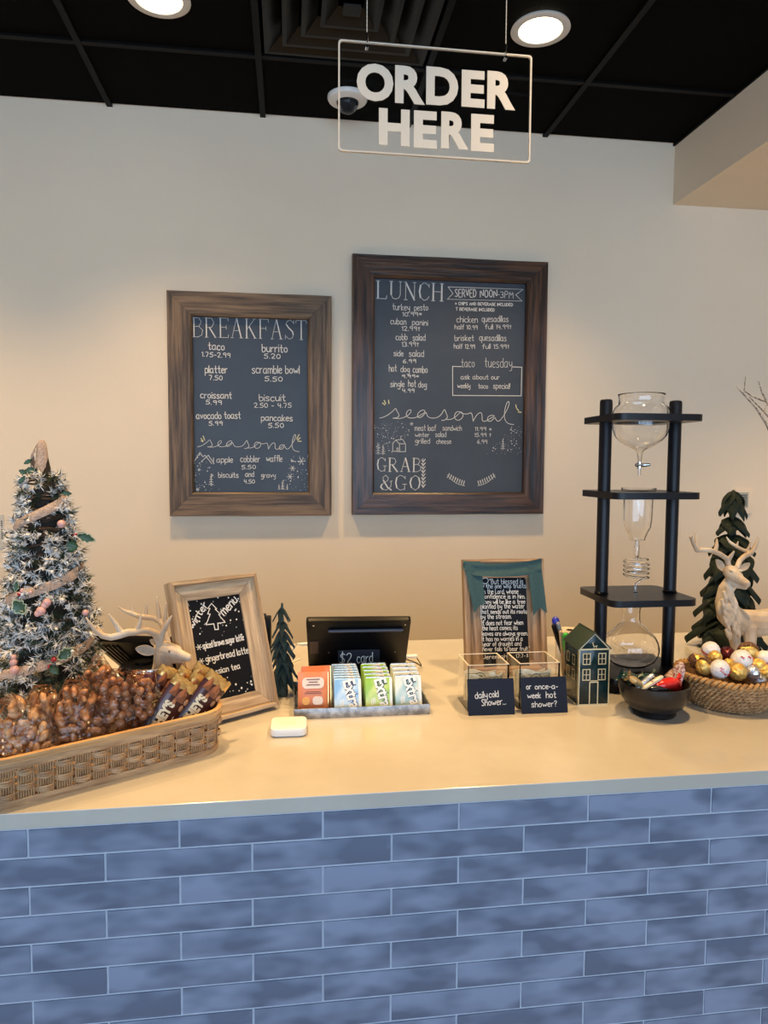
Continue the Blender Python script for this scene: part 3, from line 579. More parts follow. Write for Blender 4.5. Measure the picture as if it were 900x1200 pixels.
# ================================================================== TOWER
def tower():
    c = Vector((.763, .462, CT))
    t = thing('drip_tower', 'tall black wooden cold drip coffee tower holding clear glass vessels', 'coffee maker', c)
    W_, D_ = .196, .182
    def shelf(z, th, hole, name='shelf', w=W_, d=D_):
        pts = [(x-w/2, y-d/2) for x, y in rrect(w, d, .022, 5)]; n = len(pts)
        if not hole: return MB().prism(pts, z-th, z, lambda a, b, h: Vector((a, b, h))).build(name, M_blackwood, t, bevel=.0015)
        m = MB(); vs = []
        for zz in (z-th, z):
            for (x, y) in pts: vs.append((x, y, zz))
            for (x, y) in pts: a = math.atan2(y, x); vs.append((hole*math.cos(a), hole*math.sin(a), zz))
        fs = []
        for i in range(n):
            j = (i+1) % n
            fs += [(i, j, n+j, n+i), (2*n+i, 3*n+i, 3*n+j, 2*n+j), (i, 2*n+i, 2*n+j, j), (n+i, n+j, 3*n+j, 3*n+i)]
        m.add(vs, fs); return m.build(name, M_blackwood, t)
    zt = lambda py, Y=c.y: aty(749, py, Y).z-CT
    z1 = aty(760, 486.5, c.y-D_/2).z-CT+.004; z2 = aty(760, 579.5, c.y-D_/2).z-CT+.0035; z3 = aty(760, 704, c.y-D_/2).z-CT
    shelf(z1, .014, .0625); shelf(z2, .014, .034); shelf(z3, .014, .006)
    shelf(.034, .016, 0, 'base_plate', .196, .184)
    for x in (-.08, .08):
        for y in (-.07, .07): MB().lathe([(0, 0), (.011, 0), (.012, .018), (0, .018)], 16, (x, y, 0)).build('foot', M_black, t)
    for x in (-.0805, .0805):
        MB().lathe([(0, .034), (.0135, .034), (.0135, .618), (.0125, .6225), (.010, .624), (0, .624)], 24, (x, 0, 0)).build('post', M_blackwood, t)
    for x in (-.0805, .0805): MB().lathe([(.0148, z3), (.0155, z3+.002), (.0135, z3+.005)], 24, (x, 0, 0)).build('collar', M_black, t)
    th = .0022
    def glass(name, prof, ax=0, n=40):
        inner = [(max(r-th, .0004), z) for r, z in prof]
        return MB().lathe(prof+inner[::-1], n, (ax, 0, 0), closed=True).build(name, M_glass, t, angle=70)
    a0 = -.0165
    # top water vessel
    P = [(.0035, zt(541)), (.0045, zt(538)), (.0058, zt(531)), (.010, zt(527.5)), (.020, zt(525)), (.033, zt(521.5)), (.045, zt(517)), (.054, zt(511)), (.0595, zt(503)), (.0608, zt(490)), (.0595, zt(482)), (.056, zt(477.5)), (.048, zt(474)), (.0475, zt(470)), (.0485, zt(464)), (.0500, zt(462))]
    P = [(r, z) for r, z in P]; glass('water_vessel', P, 0)
    m = MB().lathe([(.0025, zt(549)), (.0052, zt(549)), (.0052, zt(541)), (.0025, zt(541))], 16, (0, 0, 0), closed=True).tube([(-.010, -.002, zt(545)), (.010, -.002, zt(545))], .0036, 12).tube([(.008, -.002, zt(545)), (.020, -.006, zt(544.5))], [.0048, .0030], 10, rnd=True)
    m.build('valve', M_steel, t)
    MB().lathe([(.002, zt(557)), (.0036, zt(557)), (.0036, zt(549)), (.002, zt(549))], 16, closed=True).build('drip_nozzle', M_glass, t)
    # coffee vessel
    P = [(.0040, zt(640)), (.0045, zt(634)), (.017, zt(632.5)), (.0175, zt(630)), (.022, zt(624)), (.0285, zt(617)), (.0305, zt(608)), (.0315, zt(585)), (.0325, zt(579)), (.036, zt(574.5)), (.0375, zt(571.5))]
    glass('coffee_vessel', P)
    glass('connector_tube', [(.003, zt(655)), (.0042, zt(652)), (.0060, zt(648)), (.0062, zt(641)), (.0048, zt(637)), (.0046, zt(634))])
    pts = []; zc0, zc1 = zt(656), zt(676)
    for i in range(97):
        a = 2*PI*i/24*1.0; pts.append((.0265*math.cos(a), .0265*math.sin(a), zc0+(zc1-zc0)*i/96))
    pts = [(0, 0, zt(652)), (.010, 0, zt(655))]+pts+[(.012, 0, zt(680)), (.0, 0, zt(684)), (0, 0, z3-.012)]
    MB().tube(pts, .0024, 8).build('glass_coil', M_glass, t)
    # lower flask
    fz = .034
    f0, f1 = zt(729)-fz, zt(710.5)-fz
    P = [(.001, .0005), (.022, .0), (.036, .004), (.053, .016), (.0600, .033), (.0612, .043), (.0580, .057), (.051, .070), (.039, .0805), (.027, f0-.005), (.0200, f0-.001), (.0185, f0+.008), (.0185, f1-.006), (.0195, f1-.003), (.0205, f1)]
    out = [(r, z+fz) for r, z in P]; inn = [(max(r-.0018, .0004), z+fz+(.0018 if i < 3 else 0)) for i, (r, z) in enumerate(P)]
    MB().lathe(out+inn[::-1], 44, (-.008, 0, 0), closed=True).build('flask', M_glass, t, angle=70)
tower()

# ================================================================== CARVED TREES
def branch_mesh(L=1, wd=.5, droop=.62):
    m = MB(); nu, nv = 9, 6; vs = []
    for s in (1, -1):
        for i in range(nu+1):
            u = i/nu; w_ = wd*(math.sin(PI*min(1, u*1.0)**.75*.93+.12))*(1 if s == 1 else .9)*(1-.15*u)
            w_ *= (1-u**4)**.5 if i < nu else 0
            if i == nu: w_ = wd*.05
            for j in range(nv+1):
                v = -1+2*j/nv
                x = u*L*(1-.06*v*v); z = -1.0*(u**(droop+.55))-.22*wd*(v*v)+(.0 if s == 1 else -.07)+.02*math.cos(v*9)*(1-u)+(.05*(u-.75)*4 if u > .75 else 0)
                vs.append((x, v*w_, z))
    n = (nu+1)*(nv+1); q = lambda s, i, j: s*n+i*(nv+1)+j
    fs = []
    for i in range(nu):
        for j in range(nv): fs += [(q(0, i, j), q(0, i+1, j), q(0, i+1, j+1), q(0, i, j+1)), (q(1, i, j), q(1, i, j+1), q(1, i+1, j+1), q(1, i+1, j))]
    for i in range(nu): fs += [(q(0, i, 0), q(1, i, 0), q(1, i+1, 0), q(0, i+1, 0)), (q(0, i, nv), q(0, i+1, nv), q(1, i+1, nv), q(1, i, nv))]
    for j in range(nv): fs += [(q(0, 0, j), q(0, 0, j+1), q(1, 0, j+1), q(1, 0, j)), (q(0, nu, j), q(1, nu, j), q(1, nu, j+1), q(0, nu, j+1))]
    return m.add(vs, fs)
def carved_tree(name, label, loc, layers, m, top, tr, wd, droop, tip, grp=None):
    """layers: list of (z of the branch root, reach, count)"""
    t = thing(name, label, 'ornamental tree', loc, group=grp)
    MB().lathe([(0, 0), (tr*.9, 0), (tr, .01)]+[(tr*(1-.85*i/8), top*i/8) for i in range(1, 8)]+[(tip, top*.985), (.0, top)], 14).build('trunk', m, t)
    src = None; ph = .3
    for z, r, n, dz in layers:
        for k in range(n):
            a = ph+2*PI*k/n+R.uniform(-.12, .12); s = r*R.uniform(.93, 1.05)
            if src is None:
                src = branch_mesh(1, wd, droop).build('branch', m, t, angle=50); o = src
            else: o = share(src, t)
            o.location = (0, 0, z+R.uniform(-.003, .003)); o.rotation_euler = (R.uniform(-.1, .1), R.uniform(-.06, .06), a); o.scale = (s, s*R.uniform(.9, 1.1), dz*R.uniform(.9, 1.08))
        ph += PI/n+.2
    return t
M_tree1 = mat('carved_tree_green', (.011, .021, .012), .55, spec=.3, noise=.5, nscale=40, stretch=(1, 3, 1), bump=1, bscale=14)
M_tree2 = mat('carved_tree_teal', (.012, .050, .058), .28, col2=(.005, .010, .009), nscale=6, stretch=(.5, 6, 1), bump=1, bscale=14)
# right: tall dark green; px height 574..~768 at Y .63
TY = .70
b0 = aty(852, 767, TY); k = aty(858, 574, TY).z-CT
lay = []
for py, rp, n in ((766, 48, 8), (747, 43, 8), (726, 42, 7), (703, 36, 7), (677, 35, 7), (651, 28, 6), (629, 21, 6), (606, 16, 5)):
    zz = aty(858, py, TY).z-CT; r = rp/485; dr = min(.085, max(.052, r*1.05)); zz = max(zz, .012); zr = k-.003 if py == 606 else min(zz+dr, k-.02); lay.append((zr, r*(1.08 if py == 606 else 1), n+(3 if py == 606 else 0), (zr-zz)/1.08))
carved_tree('carved_tree', 'tall dark green carved wooden tree behind the white deer on the right', (b0.x, TY, CT), lay, M_tree1, k, .028, .64, 1, .006)
# left: small teal tree between frame and tablet
TY = .450
b0 = aty(331, 815, TY); k = aty(328, 706, TY).z-CT
lay = []
for py, rp, n in ((816, 18, 8), (803, 19, 8), (789, 18, 7), (775, 17, 7), (761, 15, 6), (746, 13, 5), (729, 11, 5)):
    zz = aty(330, py, TY).z-CT; r = rp/570; dr = max(.035, r*1.5); zz = max(zz, .008); lay.append((min(zz+dr, k-.010), r, n, (min(zz+dr, k-.010)-zz)/1.08))
carved_tree('carved_tree', 'small dark teal carved tree between the winter menu frame and the tablet', (b0.x, TY, CT), lay, M_tree2, k, .012, .30, 1, .0022)

# ================================================================== LEANING FRAMES
def leaning(name, label, cat, x, y, th, w, h, t, group=None):
    root = thing(name, label, cat, (x, y, CT), group=group)
    ex = Vector((math.cos(th), math.sin(th), 0)); ez = Vector((-math.sin(th)*math.sin(t), math.cos(th)*math.sin(t), math.cos(t)))
    p = Panel((x, y, CT), ex, ez); root.matrix_world = Matrix.Translation((0, 0, .0042)) @ p.matrix(); return root, p
# winter menu
w, h = .186, .266
root, pan = leaning('menu_sign', 'light wood framed black chalkboard winter menu leaning on the counter', 'framed sign', -.181, .274, .607, w, h, .31)
prof = [(0, .012), (0, -.014), (.007, -.015), (.009, -.004), (.014, -.003), (.037, .001), (.037, .012)]
frame_boards(root, w, h, .037, .015, W_winter, prof=prof)
MB().box((w/2, .006, h/2), (w-.07, .004, h-.07)).build('chalkboard_panel', M_black_board, root, smooth=False)
MB().box((w/2, .016, h/2), (w-.02, .004, h-.02)).build('backing', M_card, root, smooth=False)
b = Board(pan, root, -.004); K = cx_(190, 660, 5.625)
m = b.mb
b.text('winter', K, 204, 450, 302, 290, 48, 9); b.text('menu', K, 410, 362, 500, 262, 60, 9)
for pts in ([(325, 280), (300, 312), (314, 312), (300, 348), (316, 350), (290, 420), (340, 414), (348, 452), (370, 450), (366, 410), (414, 404), (372, 352), (384, 350), (350, 318), (358, 314), (325, 280)],): b.line(K, pts, 6)
for t_, x0, y0, x1, y1, hh in (('spiced brown sugar latte', 270, 580, 540, 520, 42), ('gingerbread latte', 290, 668, 570, 606, 44), ('russian tea', 316, 757, 515, 706, 38)): b.text(t_, K, x0, y0, x1, y1, hh, 7)
for x, y in ((243, 568), (258, 660), (282, 755)): flake(b, K, x, y, 19, 5)
b.dots(K, 170, 215, 545, 490, 60, 3.4, keep=lambda x, y: (x < 300 or x > 380 or y < 270) and x > 160+(y-240)*.11 and y > 245-(x-160)*.1 and x < 520+(y-205)*.155)
b.dots(K, 400, 750, 620, 900, 22, 4.5, keep=lambda x, y: y < 930-(x-385)*.22)
b.done()
# verse board
w, h, VT = .191, .262, .186
root, pan = leaning('verse_sign', 'tan wood framed chalkboard with handwritten verse and green ribbon', 'framed sign', .396, .534, -.012, w, h, VT)
prof = [(0, .010), (0, -.014), (.006, -.016), (.012, -.014), (.015, -.006), (.020, -.004), (.043, -.003), (.043, .010)]
frame_boards(root, w, h, .043, .015, W_verse, prof=prof)
MB().box((w/2, .006, h/2), (w-.07, .004, h-.02)).build('chalkboard_panel', M_black_board, root, smooth=False)
MB().box((w/2, -.0005, h*.42), (.107, .009, h*.80)).build('chalkboard_front', M_black_board, root, smooth=False)
b = Board(pan, root, .0052); K = cx_(530, 650, 7.5)
V = [('"But blessed is', 330, 275, 622, 272, 46), ('the one who trusts', 300, 312, 648, 308, 40), ('in the Lord, whose', 268, 360, 580, 358, 42), ('confidence is in him.', 262, 402, 640, 400, 38), ('They will be like a tree', 262, 448, 640, 446, 38), ('planted by the water', 250, 490, 634, 486, 40), ('that sends out its roots', 245, 535, 656, 532, 36), ('by the stream.', 250, 580, 520, 576, 40),
     ('It does not fear when', 262, 636, 622, 630, 40), ('the heat comes; its', 262, 680, 575, 675, 38), ('leaves are always green.', 262, 728, 662, 724, 38), ('It has no worries in a', 262, 776, 618, 770, 38), ('year of drought and', 265, 820, 606, 814, 38), ('never fails to bear fruit."', 268, 864, 680, 858, 36), ('Jeremiah', 272, 932, 480, 926, 36), ('17:7-8', 560, 922, 668, 916, 36)]
for t_, x0, y0, x1, y1, hh in V: b.text(t_, K, x0, y0, x1, y1, hh, 5.2, jit=.1)
b.line(K, [(262, 262), (256, 238), (275, 222), (300, 220), (318, 236), (312, 262), (290, 272), (262, 262)], 5, smooth=True); b.line(K, [(280, 272), (276, 300)], 5); b.line(K, [(296, 270), (300, 302)], 5)
b.done()
M_rib = mat('green_ribbon', (.035, .090, .095), .75, noise=.25, nscale=400, bump=.5, bscale=900)
def uvp(px, py, off=.018): return pan.uv(px, py, off)
def cloth(name, rows):      # rows: list of lists of (px,py,off) -> grid strip with thickness
    m = MB(); vs = []; n = len(rows[0])
    for sgn in (0, .0012):
        for row in rows:
            for (px, py, off) in row:
                q = uvp(px, py, off); vs.append((q.x, -off-sgn, q.y))
    k = len(rows)*n; q = lambda s, i, j: s*k+i*n+j; fs = []
    for i in range(len(rows)-1):
        for j in range(n-1): fs += [(q(0, i, j), q(0, i, j+1), q(0, i+1, j+1), q(0, i+1, j)), (q(1, i, j), q(1, i+1, j), q(1, i+1, j+1), q(1, i, j+1))]
    for i in range(len(rows)-1): fs += [(q(0, i, 0), q(0, i+1, 0), q(1, i+1, 0), q(1, i, 0)), (q(0, i, n-1), q(1, i, n-1), q(1, i+1, n-1), q(0, i+1, n-1))]
    for j in range(n-1): fs += [(q(0, 0, j), q(1, 0, j), q(1, 0, j+1), q(0, 0, j+1)), (q(0, -1+len(rows), j), q(0, len(rows)-1, j+1), q(1, len(rows)-1, j+1), q(1, len(rows)-1, j))]
    m.add(vs, fs); return m.build(name, M_rib, root, angle=60)
N_ = 16; rows = []
for i in range(7):
    v = i/6; row = []
    for j in range(N_+1):
        u = j/N_; x = 542.5+(634.5-542.5)*u
        yt = 658.8-2.6*u+5.2*math.sin(PI*u)**.8; yb = 675+3.6*math.sin(PI*u)-1*u
        yb = yb if .08 < u < .92 else (670 if u < .5 else 672)
        row.append((x, yt+(yb-yt)*v, .0175+.0025*math.sin(v*PI*2.4+u*2)+.003*math.sin(PI*u)))
    rows.append(row)
cloth('ribbon', rows)
def tail(x0t, x1t, yt, x0b, x1b, ybl, ybr, notch):
    rows = []
    for i in range(8):
        v = i/7; row = []
        for j in range(7):
            u = j/6; e = ybl+(ybr-ybl)*u; e -= notch*(1-abs(2*u-1))
            row.append((x0t+(x1t-x0t)*u+((x0b+(x1b-x0b)*u)-(x0t+(x1t-x0t)*u))*v, yt+(e-yt)*v, .0182+.0022*math.sin(u*5+v*1.5)))
        rows.append(row)
    cloth('ribbon_tail', rows)
tail(543, 563, 660, 555.5, 568.5, 720.5, 709, 3); tail(618, 634, 664, 625, 641, 723.5, 720.5, 8)

# ================================================================== TABLET
x, y, th, w, h, t = .044, .587, -.071, .217, .217, -.745
h = .215
root, pan = leaning('tablet', 'black tablet on a sloped stand seen from behind with $2 card sign', 'tablet', x, y, th, w, h, t)
for_z = h*math.cos(t)
MB().prism(rrect(w, h, .006), -.006, .006).build('case', M_black, root, bevel=.001)
MB().box((w/2, .0068, h/2), (w-.02, .0016, h-.02)).build('screen', mat('screen_glass', (.01, .01, .012), .05), root, smooth=False)
MB().tube([(w*.22, -.010, h*.86), (w*.92, -.010, h*.87)], .0036, 12, rnd=True).build('stylus', mat('stylus_grey', (.05, .055, .075), .35), root)
MB().box((w*.065, -.0066, h*.55), (w*.085, .0014, h*.22)).build('dark_label', mat('label_brown', (.055, .028, .024), .3), root, smooth=False)
m = MB()
for u, v in ((.07, .93), (.95, .93), (.21, .45), (.88, .45)): m.tube([(w*u, -.006, h*v), (w*u, -.0068, h*v)], .002, 10)
m.build('screw', M_steel, root)
m = MB().tube([(w*.94, -.006, h*.80), (w*.94, -.0066, h*.80)], .0032, 14); m.build('camera_lens', M_black, root)
st = thing('tablet_stand', 'black metal stand under the tablet at the back of the counter', 'stand', (.044+.108, .600, CT))
MB().box((0, .06, .004), (.20, .17, .008)).build('base', M_black, st, bevel=.002)
MB().tube([(0, .12, .006), (0, .02, .050), (0, -.066, .084)], .006, 10).build('arm', M_black, st)
MB().box((0, -.033, .009), (.222, .012, .016)).build('front_lip', M_black, st, bevel=.002)
sg2 = thing('price_card', 'small black card reading $2 card standing before the tablet', 'card sign', (0, 0, CT))
q0 = aty(396, 785, .500); q1 = aty(445, 785, .500); q2 = aty(420, 761.5, .500)
sg2.location = (q0.x, .500, CT); sw_ = q1.x-q0.x; sh_ = q2.z-CT
MB().box((sw_/2, .001, sh_/2), (sw_, .002, sh_)).build('card', M_card, sg2, smooth=False)
b = Board(Panel((q0.x, .500, CT), (1, 0, 0), (0, 0, 1)), sg2, 0); K = cx_(340, 700, 5)
b.text('$2', K, 292, 388, 362, 386, 66, 5.5); b.text('card', K, 392, 384, 484, 380, 58, 5.5); b.done()
def cable(label, pts, r=.0016, m=None, n=7):
    P = [Vector(p) for p in pts]; out = []
    for i in range(len(P)-1):
        a, b_, c, d = P[max(i-1, 0)], P[i], P[i+1], P[min(i+2, len(P)-1)]
        for k_ in range(8):
            s = k_/8; out.append(.5*((2*b_)+(-a+c)*s+(2*a-5*b_+4*c-d)*s*s+(-a+3*b_-3*c+d)*s**3))
    out.append(P[-1]); o = MB().tube(out, r, n).build('cable', m or M_white, None); tag(o, label, 'cable'); return o
cable('thin white cable curling from the left side of the tablet', [(.025, .72, CT+.0018), (-.012, .66, CT+.002), (-.018, .60, CT+.010), aty(346, 757, .56), aty(352, 755, .545), aty(358, 754.5, .540)])
pl = MB(); a = aty(352, 755, .545); c = aty(360, 754.5, .54); pl.tube([a, c], .0035, 10, rnd=True)
tag(pl.build('cable_plug', M_white), 'white plug pushed into the left edge of the tablet', 'plug')
m = MB(); a = aty(473, 769.5, .60); c = aty(487, 769, .60); m.tube([a, c], .0050, 12, rnd=True); tag(m.build('power_adapter', M_white), 'white connector poking out at the right side of the tablet', 'connector')
cable('thin black cable trailing right behind the tablet', [aty(487, 769, .60), (.31, .62, CT+.004), (.30, .66, CT+.0018), (.26, .72, CT+.0018), (.20, .76, CT+.0018)], .0012, M_black)
cable('thin white cable lying on the counter right of the green house ornament', [aty(728, 733, .70), atz(722, 738, CT+.03), atz(716, 746, CT+.002), atz(717, 752, CT+.0018), atz(735, 762, CT+.0018)], .0013)
# dark device behind the winter frame
q0, q1 = aty(300, 725, .74), aty(319, 790, .74)
t = thing('receipt_printer', 'small black receipt printer behind the winter menu frame', 'printer', ((q0.x+q1.x)/2-.02, .76, CT))
hh = q0.z-CT
MB().prism([(-.05, 0), (.05, 0), (.05, hh*.55), (.046, hh*.72), (.02, hh), (-.05, hh)], -.06, .06, lambda a, b, h: Vector((h*.62, a*.9, b))).build('body', M_black, t, bevel=.003)
MB().box((0, -.046, hh*.60), (.058, .002, .018)).build('paper_slot', mat('brown_smoke', (.10, .07, .05), .2), t, smooth=False)
MB().box((0, -.010, hh+.003), (.05, .05, .006)).build('lid', M_black, t, bevel=.002)

# second tablet and round black base behind the left deer
root, pan = leaning('tablet', 'black ribbed tablet back tilted behind the left white deer antlers', 'tablet', -.335, .625, -.25, .205, .19, -.95)
w, h = .205, .185
q_ = atz(147, 784, CT); root.location = (q_.x, q_.y, CT+.0045)
MB().prism(rrect(w, h, .006), -.008, .008).build('case', M_black, root, bevel=.001)
for i in range(5): MB().tube([(.012+.010*i, -.0095, .03), (.012+.010*i, -.0095, h-.02)], .002, 6).build('rib', mat('dark_brown_plastic', (.035, .028, .022), .3), root)
MB().box((w/2, .0088, h/2), (w-.02, .0016, h-.02)).build('screen', MATS['screen_glass'], root, smooth=False)
c = atz(152, 800, CT)
t = thing('black_canister', 'low round black canister lid behind the bags of nuts', 'canister', (-.300, .485, CT))
MB().lathe([(0, 0), (.042, 0), (.046, .004), (.046, .050), (.049, .052), (.049, .062), (.044, .067), (0, .068)], 36).build('body', M_black, t)
MB().lathe([(0, .068), (.018, .068), (.018, .074), (0, .075)], 24).build('lid_knob', M_black, t)

# ================================================================== CARD READER, TRAY, GUM
q0, q1, q2 = atz(317, 868, CT), atz(360, 867, CT), atz(318, 831, CT+.012)
t = thing('card_reader', 'white square card reader with rounded corners at the front of the counter', 'card reader', ((q0.x+q1.x)/2, .253, CT), -.03)
s = (q1.x-q0.x)
pts = [(x-s/2, y-s/2) for x, y in rrect(s, s, .011, 6)]
MB().prism(pts, .002, .0155, lambda a, b, h: Vector((a, b, h))).build('housing', M_white, t, bevel=.0022)
MB().prism([(x*.9, y*.9) for x, y in pts], 0, .002, lambda a, b, h: Vector((a, b, h))).build('base', mat('grey_rubber', (.30, .29, .28), .6), t)
MB().prism([(x*.42, y*.42) for x, y in pts], .0155, .0158, lambda a, b, h: Vector((a, b, h))).build('tap_mark', mat('off_white', (.72, .70, .66), .4), t, smooth=False)

tx0, tx1, ty0, ty1, tz = atz(345, 842).x, atz(504, 838).x, .308, .478, .020
t = thing('metal_tray', 'shallow galvanised metal tray holding gum packs and orange packets', 'tray', ((tx0+tx1)/2, (ty0+ty1)/2, CT))
W_, D_ = tx1-tx0, ty1-ty0
MB().box((0, 0, .0008), (W_, D_, .0016)).build('tray_floor', M_zinc, t, smooth=False)
for c, d in (((0, -D_/2, tz/2), (W_, .0022, tz)), ((0, D_/2, tz/2), (W_, .0022, tz)), ((-W_/2, 0, tz/2), (.0022, D_, tz)), ((W_/2, 0, tz/2), (.0022, D_, tz))):
    MB().box(c, d).build('tray_side', M_zinc, t, bevel=.0007)
M_foil = mat('silver_foil', (.75, .75, .74), .25, metal=.8)
def pack_proto(name, label, col, col2, word, wcol, ocol, grp, w=.053, h=.0615, d=.011, rot=-1.33):
    t = thing(name, label, 'chewing gum', (0, 0, 0), group=grp)
    MB().box((0, 0, h/2), (w, d, h)).build('wrapper', mat(name+label[:8]+'_wrap', col, .3, col2=col2, nscale=34, detail=1), t, bevel=.0018)
    MB().box((0, 0, h+.0005), (w*.94, d*.6, .004)).build('foil_edge', M_foil, t, bevel=.001)
    MB().box((w*.44, -d/2-.0003, h/2), (w*.10, .0006, h*.96)).build('side_band', mat('cream_print', (.82, .82, .74), .4), t, smooth=False)
    pl_ = lambda a, b, hh: Vector((a, -d/2-.0004-hh, b))
    for nm, bold, off, mm in (('logo_outline', .085, .0, ocol), ('logo_lettering', .03, .0003, wcol)):
        m = MB(); put_text(m, word, -w*.20, h*.93, h*.90, w*.46, pl_, bold=bold, rot=rot, off=off+.0002); m.build(nm, mm, t, smooth=False)
    m = MB()
    for k_ in range(3): m.box((-w*.28+.003*k_, -d/2-.0003, h*(.25+.02*k_)), (.0016, .0006, h*.22))
    m.build('small_print', wcol, t, smooth=False)
    return t
def dup(root, loc, rot, label=None, scale=None):
    r = root.copy(); COL.objects.link(r); r.location = loc; r.rotation_euler = rot
    if label: r['label'] = label
    if scale: r.scale = scale
    for ch in list(root.children):
        c = ch.copy(); COL.objects.link(c); c.parent = r
        for g in list(ch.children): d = g.copy(); COL.objects.link(d); d.parent = c
    return r
M_ink = mat('logo_navy', (.012, .014, .07), .4); M_ink2 = mat('logo_dark_green', (.01, .045, .02), .4); M_ink3 = mat('logo_teal', (.01, .05, .055), .4); M_wh = mat('print_white', (.85, .84, .78), .4)
def gum_row(xl, xr, ny, y0, dy, proto, place, x_sh):
    p = None
    for i in range(ny):
        y = y0+dy*i; x = xl+(xr-xl)*i/max(1, ny-1)
        lab = place[i] if i < len(place) else place[-1]
        rot = (-.30+R.uniform(-.02, .02), 0, R.uniform(-.03, .03)); loc = (x, y, CT+.0035)
        if p is None: p = proto; p.location = loc; p.rotation_euler = rot; p['label'] = lab
        else: dup(p, loc, rot, lab)
def xat(px, py, Y): return aty(px, py, Y).x
def ords(color, n, extra=''):
    w_ = ['front', 'second', 'third', 'fourth', 'fifth', 'sixth', 'seventh', 'rearmost']
    return [f'{color} chewing gum pack, {w_[i] if i < n-1 else "rearmost"} of its row in the metal tray{extra}' for i in range(n)]
P = pack_proto('gum_pack', 'blue chewing gum pack', (.24, .48, .78), (.62, .76, .85), 'Extra', M_wh, M_ink, 'blue gum packs in the metal tray')
gum_row(xat(408, 815, .330), xat(403, 790, .44), 7, .330, .0165, P, ords('blue and white', 7), 0)
P = pack_proto('gum_pack', 'green chewing gum pack', (.30, .55, .08), (.62, .72, .22), 'Extra', M_wh, M_ink2, 'green gum packs in the metal tray')
gum_row(xat(444.5, 815, .332), xat(438.5, 790, .43), 5, .332, .024, P, ords('green', 5), 0)
P = pack_proto('gum_pack', 'white chewing gum pack', (.74, .77, .70), (.38, .56, .56), 'Extra', M_wh, M_ink3, 'white gum packs in the metal tray')
gum_row(xat(479, 816, .336), xat(472, 790, .43), 4, .336, .028, P, ords('white and teal', 4), 0)
# orange packets
def packet(x, y, label, first=None):
    if first: return dup(first, (x, y, CT+.003), (-.16, 0, .04), label)
    t = thing('orange_packet', label, 'packet', (x, y, CT+.003), group='orange packets in the metal tray'); t.rotation_euler = (-.13, 0, 0)
    w_, h_ = .058, .078
    m = MB(); nu, nv = 8, 8; vs = []
    for s_ in (-1, 1):
        for j in range(nv+1):
            for i in range(nu+1):
                u, v = -1+2*i/nu, -1+2*j/nv; vs.append((u*w_/2, s_*.005*(1-u**4)*(1-v**4)+s_*.0003, h_/2+v*h_/2))
    n = (nu+1)*(nv+1); fs = [tuple(s_*n+q for q in (j*(nu+1)+i, j*(nu+1)+i+1, (j+1)*(nu+1)+i+1, (j+1)*(nu+1)+i)) for s_ in (0, 1) for j in range(nv) for i in range(nu)]
    m.add(vs, fs).build('pouch', mat('orange_wrap', (.80, .26, .10), .35, col2=(.72, .20, .07), nscale=30), t, angle=80)
    pl_ = lambda a, b, hh: Vector((a, -.0058-hh, b))
    m = MB(); m.prism([(x_-w_*.36, z_+h_*.60) for x_, z_ in rrect(w_*.72, h_*.27, .008)], 0, -.0006, lambda a, b, h: Vector((a, -.0054+h, b))); m.build('white_badge', mat('peach_print', (.86, .66, .50), .4), t, smooth=False)
    m = MB()
    for k_, (z_, ww) in enumerate(((.82, .44), (.755, .30), (.69, .44))): m.box((0, -.0064, h_*z_), (w_*ww, .0005, h_*.022))
    for k_, (z_, ww) in enumerate(((.52, .5), (.48, .6))): m.box((0, -.0058, h_*z_), (w_*ww, .0005, h_*.014))
    m.build('dark_print', mat('brown_ink', (.20, .05, .02), .5), t, smooth=False)
    m = MB(); m.prism([(x_-w_*.02, z_+h_*.20) for x_, z_ in rrect(w_*.34, h_*.2, .006)], 0, -.0005, lambda a, b, h: Vector((a, -.0054+h, b)))
    m.box((0, -.0056, h_*.10), (w_*.78, .0006, h_*.04)); m.build('pale_print', MATS['peach_print'], t, smooth=False)
    MB().tube([(-w_*.24, -.0052, h_*.30), (-w_*.24, -.0062, h_*.30)], .0075, 16).build('orange_fruit', mat('fruit_orange', (.85, .38, .06), .4), t)
    MB().box((w_/2, -.0012, h_/2), (.0016, .003, h_*.98)).build('gold_edge', mat('gold_foil', (.80, .55, .20), .25, metal=.9), t, smooth=False)
    return t
Pk = packet(xat(367, 810, .335), .335, 'front orange packet left of the gum packs in the tray')
packet(xat(370.5, 806, .352), .353, 'orange packet just behind the front one, right edge showing', Pk)
packet(xat(371, 804, .352), .372, 'rearmost orange packet hidden behind the two others in the tray', Pk)

